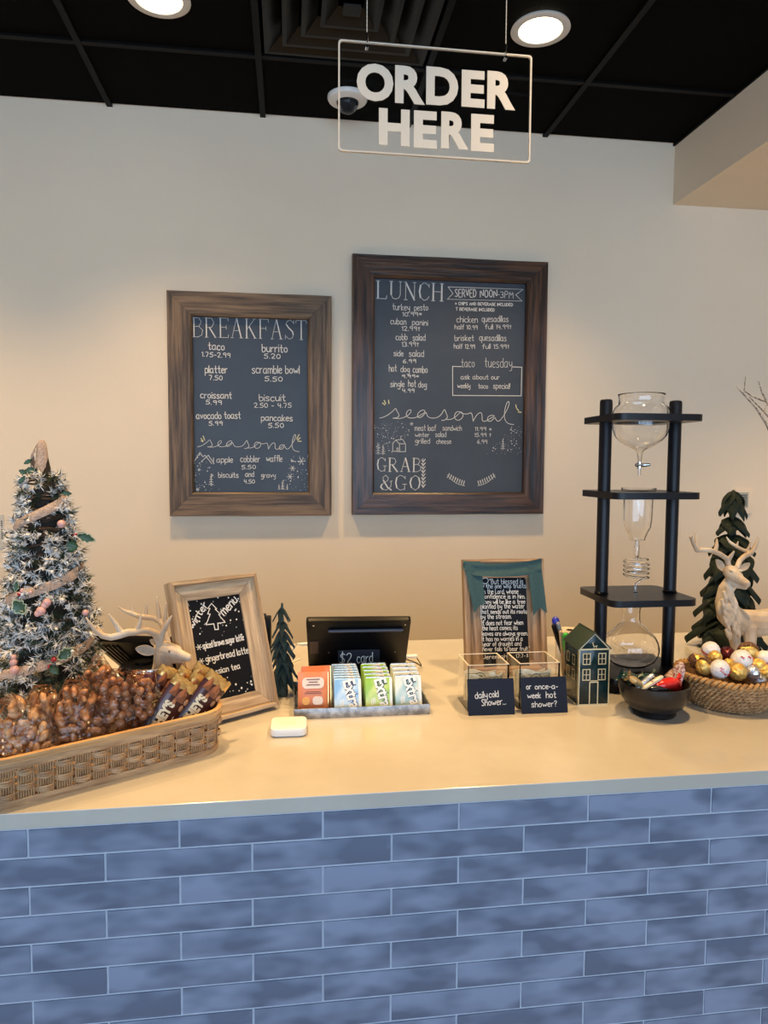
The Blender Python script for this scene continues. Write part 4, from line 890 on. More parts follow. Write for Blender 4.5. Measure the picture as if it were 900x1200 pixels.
# ================================================================== ACRYLIC BOXES + CARDS + MONEY
def acrylic_box(label, x0, x1, y0, y1, h):
    t = thing('acrylic_box', label, 'box', ((x0+x1)/2, (y0+y1)/2, CT), group='clear acrylic tip boxes')
    w, d, k_ = x1-x0, y1-y0, .0028; s = MB(); rim = MB(); rr_ = MB()
    o = [(-w/2, -d/2), (w/2, -d/2), (w/2, d/2), (-w/2, d/2)]; i_ = [(-w/2+k_, -d/2+k_), (w/2-k_, -d/2+k_), (w/2-k_, d/2-k_), (-w/2+k_, d/2-k_)]
    V_ = [(*p, 0) for p in o]+[(*p, h) for p in o]+[(*p, h) for p in i_]+[(*p, k_) for p in i_]
    fs = [(0, 3, 2, 1), (12, 13, 14, 15)]
    for a in range(4):
        c = (a+1) % 4; fs += [(a, c, 4+c, 4+a), (4+a, 4+c, 8+c, 8+a), (8+a, 8+c, 12+c, 12+a)]
    s.add(V_, fs).build('walls', M_acryl, t, smooth=False)
    V2 = [(*p, h+.0002) for p in o]+[(*p, h+.0002) for p in i_]+[(*p, h+.0012) for p in o]+[(*p, h+.0012) for p in i_]; f2 = []
    for a in range(4):
        c = (a+1) % 4; f2 += [(a, c, 8+c, 8+a), (8+a, 8+c, 12+c, 12+a), (4+a, 12+a, 12+c, 4+c), (a, 4+a, 4+c, c)]
    rim.add(V2, f2).build('lit_look_rim', M_acryl_edge, t, smooth=False)  # pale rim strip, its lit look comes from the edge colour
    return t
xa0, xa1 = atz(547, 833).x, aty(592.5, 800, .315).x
bh = aty(545, 780, .315).z-CT
acrylic_box('clear acrylic tip box on the left behind the daily cold shower card', xa0, xa0+.083, .312, .395, bh)
xb0 = aty(608, 800, .315).x
acrylic_box('clear acrylic tip box on the right behind the once-a-week hot shower card', xb0, xb0+.083, .312, .395, bh)
M_bill = mat('banknote_paper', (.86, .80, .62), .8, col2=(.66, .62, .44), nscale=60, detail=6)
M_bill2 = mat('banknote_print', (.20, .22, .13), .8)
def bill(label, x, y, w, h, curl, rz, z0=.004):
    t = thing('banknote', label, 'money', (x, y, CT+z0), rz, group='banknotes in the tip boxes'); n = 14
    f = lambda a: Vector((a, curl*((2*a/w)**2)+.002*math.sin(a*120), 0))
    vs = []
    for s_ in (0, .0004):
        for j in (0, 1):
            for i in range(n+1): p = f(-w/2+w*i/n); vs.append((p.x, p.y+s_, h*j+(.004*math.sin(i*.5) if j else 0)))
    N1 = n+1; fs = []
    for i in range(n): fs += [(i, i+1, N1+i+1, N1+i), (2*N1+i, 3*N1+i, 3*N1+i+1, 2*N1+i+1), (N1+i, N1+i+1, 3*N1+i+1, 3*N1+i)]
    MB().add(vs, fs).build('paper', M_bill, t, angle=60)
    m = MB(); pl_ = lambda a, b, hh: f(a)+Vector((0, -.0006, b))
    m.strip([(w*.24*math.cos(k_*PI/12), h*.56+h*.36*math.sin(k_*PI/12)) for k_ in range(25)], .0018, pl_)
    m.strip([(w*.14*math.cos(k_*PI/10), h*.56+h*.24*math.sin(k_*PI/10)) for k_ in range(21)], .004, pl_)
    m.strip([(-w*.44, h*.1), (-w*.44, h*.9), (-w*.2, h*.9), (0, h*.9), (w*.2, h*.9), (w*.44, h*.9), (w*.44, h*.1)], .0012, pl_)
    for a in (-.36, .36): m.strip([(w*a+.005*math.cos(k_*PI/6), h*.74+.006*math.sin(k_*PI/6)) for k_ in range(13)], .0012, pl_)
    m.build('engraving', M_bill2, t, smooth=False)
ya = .353
bill('banknote standing against the front of the left tip box', xa0+.028, ya-.026, .046, .062, .004, .02)
bill('tan banknote folded at the right end of the left tip box', xa0+.062, ya-.022, .030, .064, .003, .06)
bill('banknote curled along the back of the left tip box', xa0+.040, ya+.018, .062, .060, -.006, -.1)
bill('large curved banknote filling the front of the right tip box', xb0+.041, ya-.020, .068, .066, .010, .0)
bill('banknote standing behind the large one in the right tip box', xb0+.041, ya+.012, .066, .058, .004, .06)
def small_card(label, p, lines, K):
    (x0, y0), (x1, y1), (x2, y2) = p     # bottom-left, bottom-right, top-left
    A, B = atz(x0, y0), atz(x1, y1); A.z = B.z = CT
    w = (B-A).length; ex = (B-A).normalized(); th_ = math.atan2(ex.y, ex.x); t = .22
    root = thing('card_sign', label, 'card sign', A, group='black tip cards')
    ez = Vector((-math.sin(th_)*math.sin(t), math.cos(th_)*math.sin(t), math.cos(t))); pan = Panel(A, ex, ez); root.matrix_world = pan.matrix()
    h = pan.uv(x2, y2).y
    MB().prism(rrect(w, h, .0015, 2), 0, .0018).build('card', M_card, root, smooth=False)
    b = Board(pan, root, 0)
    for l in lines: b.text(*l[:1], K, *l[1:], 5.5)
    b.done()
K = cx_(525, 730, 6)
small_card('black card reading daily cold Shower in front of the left tip box', ((549, 839), (603.6, 837.3), (546, 796)), [('daily', 192, 532, 278, 524, 44), ('cold', 290, 524, 356, 520, 44), ('Shower...', 238, 584, 408, 572, 46)], K)
small_card('black card reading or once-a-week hot shower? in front of the right tip box', ((611.6, 837), (665.6, 835), (607.6, 794.3)), [('or', 552, 468, 586, 466, 38), ('once-a-', 612, 466, 772, 462, 36), ('week', 560, 530, 652, 526, 38), ('hot', 690, 526, 760, 526, 44), ('shower?', 588, 592, 766, 586, 40)], K)

# ================================================================== HOUSE
A, B = atz(676.6, 826.7), atz(713.2, 826.0)
hy = (A.y+B.y)/2; hw = B.x-A.x
eav = aty(695, 760.8, hy).z-CT; apx = aty(694.7, 742, hy).z-CT; hd_ = .078
t = thing('house_ornament', 'dark green ceramic house ornament with gold outlined windows', 'ornament', ((A.x+B.x)/2, hy, CT), -.02)
M_hg = mat('green_glaze', (.008, .026, .027), .12, noise=.4, nscale=30); M_gold = mat('gold_line', (.66, .55, .32), .35, metal=.3); M_hd = mat('window_dark', (.006, .007, .006), .3)
w = hw/2
MB().prism([(-w, 0), (w, 0), (w, eav), (-w, eav)], 0, hd_).build('walls', M_hg, t, bevel=.0012)
m = MB(); m.prism([(-w-.001, eav), (w+.001, eav), (0, apx)], 0, hd_).build('gable_roof', M_hg, t, bevel=.0012)
for s_ in (-1, 1):
    L_ = math.hypot(w+.002, apx-eav); a = math.atan2(apx-eav, w+.002)
    m = MB().box((0, 0, 0), (L_+.003, hd_+.004, .0025)); m.build('roof_slope', mat('roof_green', (.016, .030, .018), .5), t, loc=(s_*(w+.001)/2, hd_/2, (eav+apx)/2+.001), rot=(0, s_*a, 0), bevel=.0006)
m = MB(); lw = .0022
def gl(pts, wd=lw): m.strip(pts, wd, lambda a, b, h: Vector((a, -.0012, b)))
gl([(-w+.001, .002), (-w+.001, eav), (0, apx-.001), (w-.001, eav), (w-.001, .002)]); gl([(-w, eav), (w, eav)], .003); gl([(-w, .0015), (w, .0015)], .003)
gl([(-.0085, .002), (-.0085, eav*.415), (.0085, eav*.415), (.0085, .002)]); gl([(-.007, eav*.44), (.008, eav*.44)], .0016)
gl([(-.004, eav+.012), (-.002, eav+.006), (.004, eav+.006), (.005, eav+.0075)], .0016); gl([(-.0015, eav+.006), (-.0015, eav+.002)], .001); gl([(.0035, eav+.006), (.0035, eav+.002)], .001); gl([(-.004, eav+.012), (-.0055, eav+.0145)], .0008); gl([(-.004, eav+.012), (-.0025, eav+.015)], .0008)
m.build('gold_lines', M_gold, t, smooth=False)
m = MB(); pl_ = lambda a, b, h: Vector((-w-.0012, a, b))
m.strip([(.001, .002), (.001, eav)], lw, pl_); m.strip([(0, eav), (hd_, eav)], lw, pl_); m.strip([(0, .0015), (hd_, .0015)], .002, pl_)
for fz in (.68, .42):
    for fy in (.30, .68): m.strip([(hd_*fy-.006, eav*fz), (hd_*fy+.006, eav*fz), (hd_*fy+.006, eav*(fz+.17)), (hd_*fy-.006, eav*(fz+.17)), (hd_*fy-.006, eav*fz)], .0013, pl_)
m.build('side_gold_lines', M_gold, t, smooth=False)
for fx in (-.5, .5):
    for fz in (.80, .52):
        cx, cz = fx*w*1.0, eav*(fz+.03); ww, hh2 = w*.46, eav*.19
        f_ = MB().box((cx, -.0002, cz), (ww, .0016, hh2)).build('window', M_hd, t, smooth=False)
        m = MB(); m.strip([(cx-ww/2, cz-hh2/2), (cx+ww/2, cz-hh2/2), (cx+ww/2, cz+hh2/2), (cx-ww/2, cz+hh2/2), (cx-ww/2, cz-hh2/2)], .0018, lambda a, b, h: Vector((a, -.0014, b)))
        m.strip([(cx, cz-hh2/2), (cx, cz+hh2/2)], .0014, lambda a, b, h: Vector((a, -.0014, b))); m.strip([(cx-ww/2, cz), (cx+ww/2, cz)], .0014, lambda a, b, h: Vector((a, -.0014, b)))
        m.build('window_frame', M_gold, f_, smooth=False)

# ================================================================== PEN CUP, PAPER ROLL
t = thing('pen_cup', 'clear plastic pen cup between the verse frame and the green house', 'cup', (.622, .485, CT))
prof = [(.001, 0), (.027, 0), (.029, .004), (.032, .085)]
MB().lathe(prof+[(r-.0015, z+(.0015 if z < .08 else 0)) for r, z in prof][::-1], 28, closed=True).build('cup', M_acryl, t)
def marker(label, a, b, r, body, cap, capf=.35):
    a, b = Vector(a), Vector(b); o = thing('marker_pen', label, 'pen', a, group='pens in the clear cup'); d = b-a
    MB().tube([(0, 0, 0), d*(1-capf)], r, 12, rnd=True).build('barrel', body, o); MB().tube([d*(1-capf), d], r*1.12, 12, rnd=True).build('cap', cap, o)
M_blue = mat('marker_blue', (.02, .03, .35), .3); M_grn = mat('marker_green', (.04, .40, .05), .35); M_red = mat('red_wrap', (.55, .02, .02), .3)
c = (.622, .485, CT+.004)
marker('white marker with blue cap standing in the clear pen cup', (.612, .480, CT+.006), aty(651, 727, .47), .0075, M_white, M_blue, .30)
marker('black pen leaning left in the clear pen cup', (.622, .475, CT+.006), aty(649, 734, .455), .0048, M_black, M_black)
marker('second black pen beside the blue capped marker', (.628, .478, CT+.006), aty(654, 731, .46), .0042, M_black, mat('grey_cap', (.25, .25, .26), .3))
marker('brown pencil leaning right in the clear pen cup', (.608, .478, CT+.006), aty(657, 741, .45), .0036, mat('pencil_wood', (.42, .28, .15), .6), mat('pencil_tip', (.5, .36, .2), .6))
marker('green topped marker leaning over the rim of the pen cup', (.612, .470, CT+.006), aty(663, 745, .445), .0062, mat('clear_grey', (.42, .46, .42), .2), M_grn, .28)
q = atz(668, 748, CT+.035)
t = thing('paper_roll', 'cream roll of receipt paper behind the green house ornament', 'paper roll', (.735, .66, CT))
c_ = aty(668, 748, .66); t.location = (c_.x, .66, CT)
hr = aty(668, 736.5, .66).z-CT-.004
MB().lathe([(.010, 0), (.036, 0), (.036, hr), (.010, hr)], 36, closed=True).build('roll', mat('cream_paper', (.80, .70, .56), .7), t)
MB().lathe([(.0085, 0), (.0101, 0), (.0101, hr+.0006), (.0085, hr+.0006)], 24, closed=True).build('core', mat('cardboard', (.18, .11, .06), .8), t)

# ================================================================== OVAL BASKET WITH SNACKS
BA = rad(30.5); BO = Vector((-.2999, .1366, CT)); BL, BW = .185, .062
def stadium(L, w, n=64, rc=.042):
    """points and normals of a rounded oval, evenly spaced; half length L, half width w"""
    rc = min(rc, w-.001); a_, b_ = L-rc, w-rc; segs = []
    per = 4*a_+4*b_+2*PI*rc; out = []
    for i in range(n):
        s = per*i/n
        for k, (ln, f) in enumerate(((2*a_, lambda q: (-a_+q, -w, 0, -1)), (PI/2*rc, lambda q: (a_+rc*math.sin(q/rc), -b_-rc*math.cos(q/rc), math.sin(q/rc), -math.cos(q/rc))),
                                     (2*b_, lambda q: (L, -b_+q, 1, 0)), (PI/2*rc, lambda q: (a_+rc*math.cos(q/rc), b_+rc*math.sin(q/rc), math.cos(q/rc), math.sin(q/rc))),
                                     (2*a_, lambda q: (a_-q, w, 0, 1)), (PI/2*rc, lambda q: (-a_-rc*math.sin(q/rc), b_+rc*math.cos(q/rc), -math.sin(q/rc), math.cos(q/rc))),
                                     (2*b_, lambda q: (-L, b_-q, -1, 0)), (PI/2*rc+1, lambda q: (-a_-rc*math.cos(q/rc), -b_-rc*math.sin(q/rc), -math.cos(q/rc), -math.sin(q/rc))))):
            if s <= ln: out.append(f(s)); break
            s -= ln
    return out
bk = thing('oval_basket', 'oval woven wood splint basket of nut bags and chocolate bars', 'basket', BO, BA)
M_sp = mat('splint_wood', (.50, .315, .165), .5, col2=(.30, .17, .085), nscale=60, stretch=(.3, .3, 2), bump=.6)
M_sp2 = mat('rim_wood', (.66, .40, .18), .4, col2=(.46, .26, .11), nscale=50, stretch=(.2, .2, 3), bump=.4)
M_stk = mat('stake_wood', (.40, .235, .11), .6, col2=(.26, .145, .065), nscale=60, bump=.5)
BH = .074; flare = .006
def band(z0, z1, off0, off1, th, m, name, n=72, rows=1):
    mb = MB(); vs = []; ring = stadium(BL, BW, n)
    for (z, off) in ((z0, off0), (z1, off1), (z1, off1-th), (z0, off0-th)):
        for x, y, nx, ny in ring:
            f = flare*z/BH; vs.append((x+nx*(off+f), y+ny*(off+f), z))
    fs = [(a*n+i, a*n+(i+1) % n, ((a+1) % 4)*n+(i+1) % n, ((a+1) % 4)*n+i) for a in range(4) for i in range(n)]
    return mb.add(vs, fs).build(name, m, bk, angle=50)
mbf = MB(); ring = stadium(BL-.003, BW-.003, 60); mbf.prism([(x, y) for x, y, _, _ in ring], .002, .006, lambda a, b, h: Vector((a, b, h))).build('basket_floor', M_sp, bk, smooth=False)
band(.0, .011, .003, .003, .005, M_sp, 'base_band'); band(.0560, BH-.006, .0045, .0045, .003, M_sp, 'rim_band')
for k in range(3): band(BH-.0075+.0028*k, BH-.0050+.0028*k, .0055, .0055, .008, M_sp2, 'rim_strip')
NS = 36
for r_ in range(4):     # weavers: three flat reeds bulging out between the stakes
    n = NS*8; mb = MB(); ring = stadium(BL, BW, n); zc = .0168+r_*.0104
    for sub in (-1, 0, 1):
        vs = []
        for (dz, dn) in ((-.0017, 0), (-.0008, .0010), (.0008, .0010), (.0017, 0), (.0008, -.0008), (-.0008, -.0008)):
            for i, (x, y, nx, ny) in enumerate(ring):
                ph = math.cos(2*PI*i/16+(PI if r_ % 2 else 0)); out_ = max(0, ph)**.9; off = -.0030+.0085*out_*(1-.12*abs(sub))+dn
                zw = zc+sub*(.0016+.0018*out_)+dz; f = flare*zw/BH; vs.append((x+nx*(off+f), y+ny*(off+f), zw))
        mb.add(vs, [(a*n+i, a*n+(i+1) % n, ((a+1) % 6)*n+(i+1) % n, ((a+1) % 6)*n+i) for a in range(6) for i in range(n)])
    mb.build('weaver', M_sp, bk, angle=70)
ring = stadium(BL, BW, NS)
for i, (x, y, nx, ny) in enumerate(ring):   # stakes made of fine ribs
    mb = MB(); tx, ty = -ny, nx
    for q in range(7):
        s_ = (q-3)*.0033
        mb.tube([(tx*s_, ty*s_, .004), (nx*flare*.055/BH+tx*s_, ny*flare*.055/BH+ty*s_, .058)], .0015, 5)
    mb.build('stake', M_stk, bk, loc=(x+nx*.0002, y+ny*.0002, 0))

M_nut = mat('candied_nut', (.62, .27, .10), .28, col2=(.30, .115, .045), nscale=90, bump=1, bscale=120, coat=.5, perobj=1)
M_nut2 = mat('chocolate_nut', (.48, .20, .085), .18, col2=(.27, .10, .045), nscale=30, coat=.6, perobj=1)
M_sug = mat('sugared_nut', (.78, .47, .24), .35, col2=(.46, .21, .085), nscale=90, bump=1, bscale=120, coat=.3, perobj=1)
def film_mat():
    m = bpy.data.materials.new('clear_film'); m.use_nodes = True; nt = m.node_tree; N = nt.nodes; L = nt.links
    for n_ in list(N): N.remove(n_)
    o = N.new('ShaderNodeOutputMaterial'); mx = N.new('ShaderNodeMixShader'); tr = N.new('ShaderNodeBsdfTransparent'); gl_ = N.new('ShaderNodeBsdfGlossy')
    gl_.inputs['Roughness'].default_value = .07; tr.inputs[0].default_value = (.99, .985, .975, 1)
    tc = N.new('ShaderNodeTexCoord'); no = N.new('ShaderNodeTexNoise'); no.inputs['Scale'].default_value = 42; no.inputs['Detail'].default_value = 2
    bp = N.new('ShaderNodeBump'); bp.inputs['Strength'].default_value = 1; bp.inputs['Distance'].default_value = .012
    L.new(tc.outputs['Object'], no.inputs[0]); L.new(no.outputs['Fac'], bp.inputs['Height']); L.new(bp.outputs[0], gl_.inputs['Normal'])
    fr = N.new('ShaderNodeFresnel'); fr.inputs[0].default_value = 1.5; L.new(bp.outputs[0], fr.inputs['Normal'])
    ma = N.new('ShaderNodeMath'); ma.operation = 'MULTIPLY_ADD'; ma.inputs[1].default_value = .75; ma.inputs[2].default_value = .0; L.new(fr.outputs[0], ma.inputs[0])
    L.new(ma.outputs[0], mx.inputs[0]); L.new(tr.outputs[0], mx.inputs[1]); L.new(gl_.outputs[0], mx.inputs[2]); L.new(mx.outputs[0], o.inputs[0])
    return m
M_film = film_mat()
def nut_mesh(kind):
    m = MB()
    if kind == 0:      # pecan half: long, ridged
        m.ball((0, 0, 0), (.0115, .0068, .0055), 10, 7, jit=.12)
    else: m.ball((0, 0, 0), (.0085, .0070, .0065), 10, 7, jit=.05)
    return m
nuts = {}
def nut_bag(label, px, py, Y, w, h, d, tilt, kind, m, rz=0, lean=-.2, top=.35, n=None):
    c = aty(px, py, Y); t = thing('nut_bag', label, 'snack bag', c, group='bags of candied nuts in the oval basket'); t.rotation_euler = (lean, tilt, rz)
    # pillow film, narrower at the gathered top
    mb = MB(); nu, nv = 18, 12; vs = []
    for j in range(nv+1):
        v = j/nv; k_ = (1 if v < .55 else 1-(1-top)*((v-.55)/.45)**1.2); dd = d*(math.sin(PI*min(.97, max(.03, v*.93+.04)))**.55)*(1 if v < .8 else max(.10, 1-(v-.8)*4.5))
        for i in range(nu):
            a = 2*PI*i/nu; ca, sa = math.cos(a), math.sin(a)
            vs.append((w/2*k_*math.copysign(abs(ca)**.7, ca)+R.uniform(-.0012, .0012), dd/2*math.copysign(abs(sa)**.8, sa)+R.uniform(-.0012, .0012), (v-.5)*h+R.uniform(-.001, .001)))
    fs = [(j*nu+i, j*nu+(i+1) % nu, (j+1)*nu+(i+1) % nu, (j+1)*nu+i) for j in range(nv) for i in range(nu)]+[tuple(range(nu))[::-1], tuple(nv*nu+i for i in range(nu))]
    mb.add(vs, fs).build('film', M_film, t, angle=25)
    pts = []; tries = 0; N_ = n or 34
    while len(pts) < N_ and tries < 4000:
        tries += 1; v = R.uniform(.06, .84); k_ = (1 if v < .55 else 1-(1-top)*((v-.55)/.45)**1.2)
        a = R.uniform(0, 2*PI); q = R.uniform(.45, 1)**.5
        p = Vector(((w/2*k_-.0075)*math.cos(a)*q, (d/2*math.sin(PI*v)**.5-.006)*math.sin(a)*q, (v-.5)*h))
        if all((p-o_).length > .0098 for o_ in pts): pts.append(p)
    for p in pts:
        key = (kind, m.name)
        rot = (R.uniform(0, 6), R.uniform(0, 6), R.uniform(0, 6))
        if key not in nuts: nuts[key] = nut_mesh(kind).build('candied_nut', m, t, loc=p, rot=rot, angle=80)
        else: share(nuts[key], t, p, rot, (R.uniform(.85, 1.15),)*3)
nut_bag('bag of sugared pecans at the left front end of the oval basket', 16, 858, .055, .100, .105, .046, -.35, 0, M_sug, rz=.25)
nut_bag('bag of pecans standing second from the left in the oval basket', 48, 842, .105, .072, .100, .040, .12, 0, M_sug, rz=.35)
nut_bag('bag of candied pecans third from left in the oval basket', 92, 838, .100, .080, .118, .044, -.08, 0, M_nut, rz=.4, top=.25)
nut_bag('bag of dark candied almonds in the middle of the oval basket', 134, 826, .130, .060, .112, .040, .10, 1, M_nut2, rz=.45, top=.8)
nut_bag('bag of glossy chocolate nuts touching the chocolate bars', 164, 822, .155, .062, .100, .040, .16, 1, M_nut2, rz=.5, top=.7)
nut_bag('bag of nuts in the back row near the snowy tree', 116, 808, .175, .066, .110, .036, .05, 0, M_nut, rz=.4, top=.2)
# chocolate bars
M_choc = mat('brown_wrapper', (.055, .012, .009), .28, coat=.3); M_gold2 = mat('gold_wrapper', (.80, .52, .18), .25, metal=.6, col2=(.45, .24, .07), nscale=60, bump=1, bscale=70)
M_bean = mat('almond_print', (.40, .17, .065), .4); M_pyr = mat('chocolate_print', (.26, .095, .045), .35)
def choc_bar(label, px, py, Y, tilt, lean, rz, first=None):
    c = aty(px, py, Y)
    if first: return dup(first, c, (lean, tilt, rz), label)
    t = thing('chocolate_bar', label, 'chocolate bar', c, group='chocolate bars in the oval basket'); t.rotation_euler = (lean, tilt, rz)
    w, h, d = .047, .118, .011; m = MB(); nu, nv = 6, 16; vs = []
    for s_ in (-1, 1):
        for j in range(nv+1):
            for i in range(nu+1):
                u, v = -1+2*i/nu, -1+2*j/nv; e = (1-u**6)*(1-abs(v)**9)
                vs.append((u*w/2, s_*(d/2*e+.0004)+.0006*math.sin(j*2.2)*(abs(v) > .8), v*h/2))
    n = (nu+1)*(nv+1); fs = [tuple(s_*n+q for q in (j*(nu+1)+i, j*(nu+1)+i+1, (j+1)*(nu+1)+i+1, (j+1)*(nu+1)+i)) for s_ in (0, 1) for j in range(nv) for i in range(nu)]
    m.add(vs, fs).build('wrapper', M_choc, t, angle=80)
    pl_ = lambda a, b, hh: Vector((a, -d/2-.0009-hh, b))
    for zz, hh in ((h*.5-.009, .018), (-h*.5+.004, .008)):
        m = MB(); n_ = 10; vs = []
        for s_ in (-1, 1):
            for j in range(5):
                for i in range(n_+1):
                    u = -1+2*i/n_; v = zz+hh*(j/4-.5); e = (1-u**6)*(1-abs(2*v/h)**9)
                    vs.append((u*(w/2+.0006), s_*(d/2*e+.0009)+.0005*math.sin(i*2+j), v+(.0012*math.sin(i*3) if j in (0, 4) else 0)))
        k_ = (n_+1)*5; fs = [tuple(s_*k_+q for q in (j*(n_+1)+i, j*(n_+1)+i+1, (j+1)*(n_+1)+i+1, (j+1)*(n_+1)+i)) for s_ in (0, 1) for j in range(4) for i in range(n_)]
        m.add(vs, fs).build('gold_end', M_gold2, t, angle=80)
    m = MB(); put_text(m, "HERSHEY'S", w*.06, -h*.52, h*.66, w*.42, pl_, bold=.06, rot=PI/2, off=.0006); m.build('wrapper_lettering', mat('cream_letters', (.80, .68, .46), .5), t, smooth=False)
    for (x_, z_, r_, hh) in ((.004, .034, .0090, .026), (-.012, .038, .0070, .024)):
        m = MB().add([pl_(x_-r_, z_-hh/2, 0), pl_(x_+r_, z_-hh/2, 0), pl_(x_+r_*.9, z_+hh*.1, .0), pl_(x_, z_+hh/2, .0), pl_(x_-r_*.8, z_, .0), pl_(x_, z_-hh*.1, .0045)], [(0, 1, 5), (1, 2, 5), (2, 3, 5), (3, 4, 5), (4, 0, 5)])
        m.build('chocolate_picture', M_pyr, t, smooth=False)
    m = MB()
    for x_, z_ in ((.015, .014), (.017, .026), (-.002, .018)): m.ball(pl_(x_, z_, 0), (.0034, .0010, .0058), 10, 6)
    m.build('almond_picture', M_bean, t)
    m = MB()
    for q in range(3): m.box(pl_(.0115+.0028*q, -.022, 0), (.0009, .0004, .040-.008*q))
    m.build('fine_print', M_wh, t, smooth=False)
    return t
C0 = choc_bar('rightmost chocolate bar in the oval basket, lettering leaning right', 234, 827, .190, .74, -.12, .40)
choc_bar('chocolate bar just left of the rightmost one in the oval basket', 216, 829, .200, .70, -.10, .42, C0)
choc_bar('front left chocolate bar beside the glossy chocolate nuts', 196, 834, .165, .66, -.10, .45, C0)
choc_bar('chocolate bar in the second row behind the front left one', 205, 823, .215, .60, -.10, .42, C0)
choc_bar('rearmost chocolate bar below the nose of the white deer', 222, 818, .225, .66, -.10, .42, C0)
choc_bar('chocolate bar in the back row beside the glossy chocolate nuts', 186, 822, .210, .50, -.10, .42, C0)
c = aty(181, 795, .235)
t = thing('wafer_packet', 'dark red snack packet with white squares behind the chocolate bars', 'snack packet', c); t.rotation_euler = (-.1, .0, .35)
MB().box((0, 0, -.02), (.058, .010, .060)).build('wrapper', mat('maroon_wrapper', (.10, .015, .02), .3), t, bevel=.003)
MB().box((0, 0, .012), (.062, .004, .007)).build('foil_edge', M_foil, t, bevel=.001)
m = MB(); m.box((-.014, -.0055, -.003), (.014, .001, .013)); m.box((.010, -.0055, -.004), (.016, .001, .010)); m.build('white_squares', M_wh, t, smooth=False)

# ================================================================== SNOWY TREE
c = aty(60, 835, .455)
st = thing('snowy_tree', 'frosted tabletop Christmas tree with burlap ribbon, berries and holly', 'christmas tree', (c.x, .455, CT))
TH = aty(55, 519, .455).z-CT
def tr_(z):
    z /= TH; P = [(0, .118), (.10, .108), (.2, .088), (.30, .086), (.45, .073), (.6, .060), (.75, .048), (.86, .036), (.93, .018), (1, .006)]
    for (a, ra), (b_, rb) in zip(P[:-1], P[1:]):
        if z <= b_: return ra+(rb-ra)*(z-a)/(b_-a)
    return .005
tx_ = lambda z: -.004*(z/TH)**1.5
M_twig = mat('dark_twig', (.060, .034, .020), .8, noise=.5, nscale=60)
M_need = mat('pine_green', (.022, .050, .030), .6, noise=.5, nscale=30); M_snow = mat('snow_white', (.80, .79, .77), .8, noise=.12, nscale=40); M_tan = mat('tan_sprig', (.30, .24, .12), .7, noise=.4, nscale=60)
M_burl = mat('burlap', (.52, .40, .32), .9, col2=(.36, .26, .20), nscale=300, bump=1, bscale=500)
MB().lathe([(0, 0)]+[(tr_(TH*i/20)*(.60 if i < 17 else .45), TH*i/20) for i in range(20)]+[(.002, TH*.985)], 20).build('cone_core', mat('core_dark', (.020, .014, .010), .9), st)
m = MB()
for k in range(60):
    z = R.uniform(.01, TH*.88); a0 = R.uniform(0, 6.28); sl = R.uniform(-.03, .05); pts = []
    for i in range(14):
        a = a0+i*.28; zz = max(.004, z+sl*i/13); r = tr_(zz)*.74+R.uniform(.002, .006); pts.append((tx_(zz)+r*math.cos(a), r*math.sin(a), zz))
    m.tube(pts, R.uniform(.0012, .0024), 5)
m.build('vine_twigs', M_twig, st)
gm, sm_, tm = MB(), MB(), MB()
def needle(mb, p, d, L, r):
    d = d.normalized(); a = d.orthogonal().normalized()*r; b_ = d.cross(a)
    mb.add([p+a, p-a*.5+b_*.87, p-a*.5-b_*.87, p+d*L], [(0, 1, 3), (1, 2, 3), (2, 0, 3)])
ncl = 1150
for k in range(ncl):
    z = TH*.90*(1-math.sqrt(R.random())) if k % 5 else R.uniform(0, TH*.88)
    z = max(.008, z); a = R.uniform(0, 2*PI); r = tr_(z)*R.uniform(.60, .88)
    p = Vector((tx_(z)+r*math.cos(a), r*math.sin(a), z)); out = Vector((math.cos(a), math.sin(a), 0)); tan_ = Vector((-math.sin(a), math.cos(a), 0))
    axis = (out*R.uniform(.15, .7)+tan_*R.uniform(-1, 1)+Vector((0, 0, R.uniform(-.5, .7)))).normalized()
    L = R.uniform(.018, .032)*(1 if z < TH*.7 else .75)
    low = z < TH*.2
    kind = R.random()
    for q in range(34):
        s_ = R.random(); base = p+axis*L*s_; dr = (axis*.75+Vector((R.gauss(0, 1), R.gauss(0, 1), R.gauss(0, 1))).normalized()*.8)
        if kind < (.30 if low else .34): needle(gm, base, dr, R.uniform(.012, .020), .00055)
        elif low and kind < .70: needle(tm, base, dr, R.uniform(.009, .015), .0010)
        else:
            needle(sm_ if R.random() < .74 else gm, base, dr, R.uniform(.010, .018), R.uniform(.0009, .0016))
    if kind > .6 and not low:
        for q in range(2): sm_.ball(p+axis*L*R.random()+out*.004, (R.uniform(.003, .006), R.uniform(.002, .004), R.uniform(.002, .003)), 6, 4, Matrix.Rotation(a, 3, 'Z'), jit=.3)
for mb_ in (gm, sm_, tm):
    for v_ in mb_.v: v_.z = max(v_.z, .0008)
tag(gm.build('pine_needles', M_need, st, smooth=False), kind='stuff'); tag(sm_.build('snowy_needles', M_snow, st, smooth=False), kind='stuff'); tag(tm.build('dry_needles', M_tan, st, smooth=False), kind='stuff')
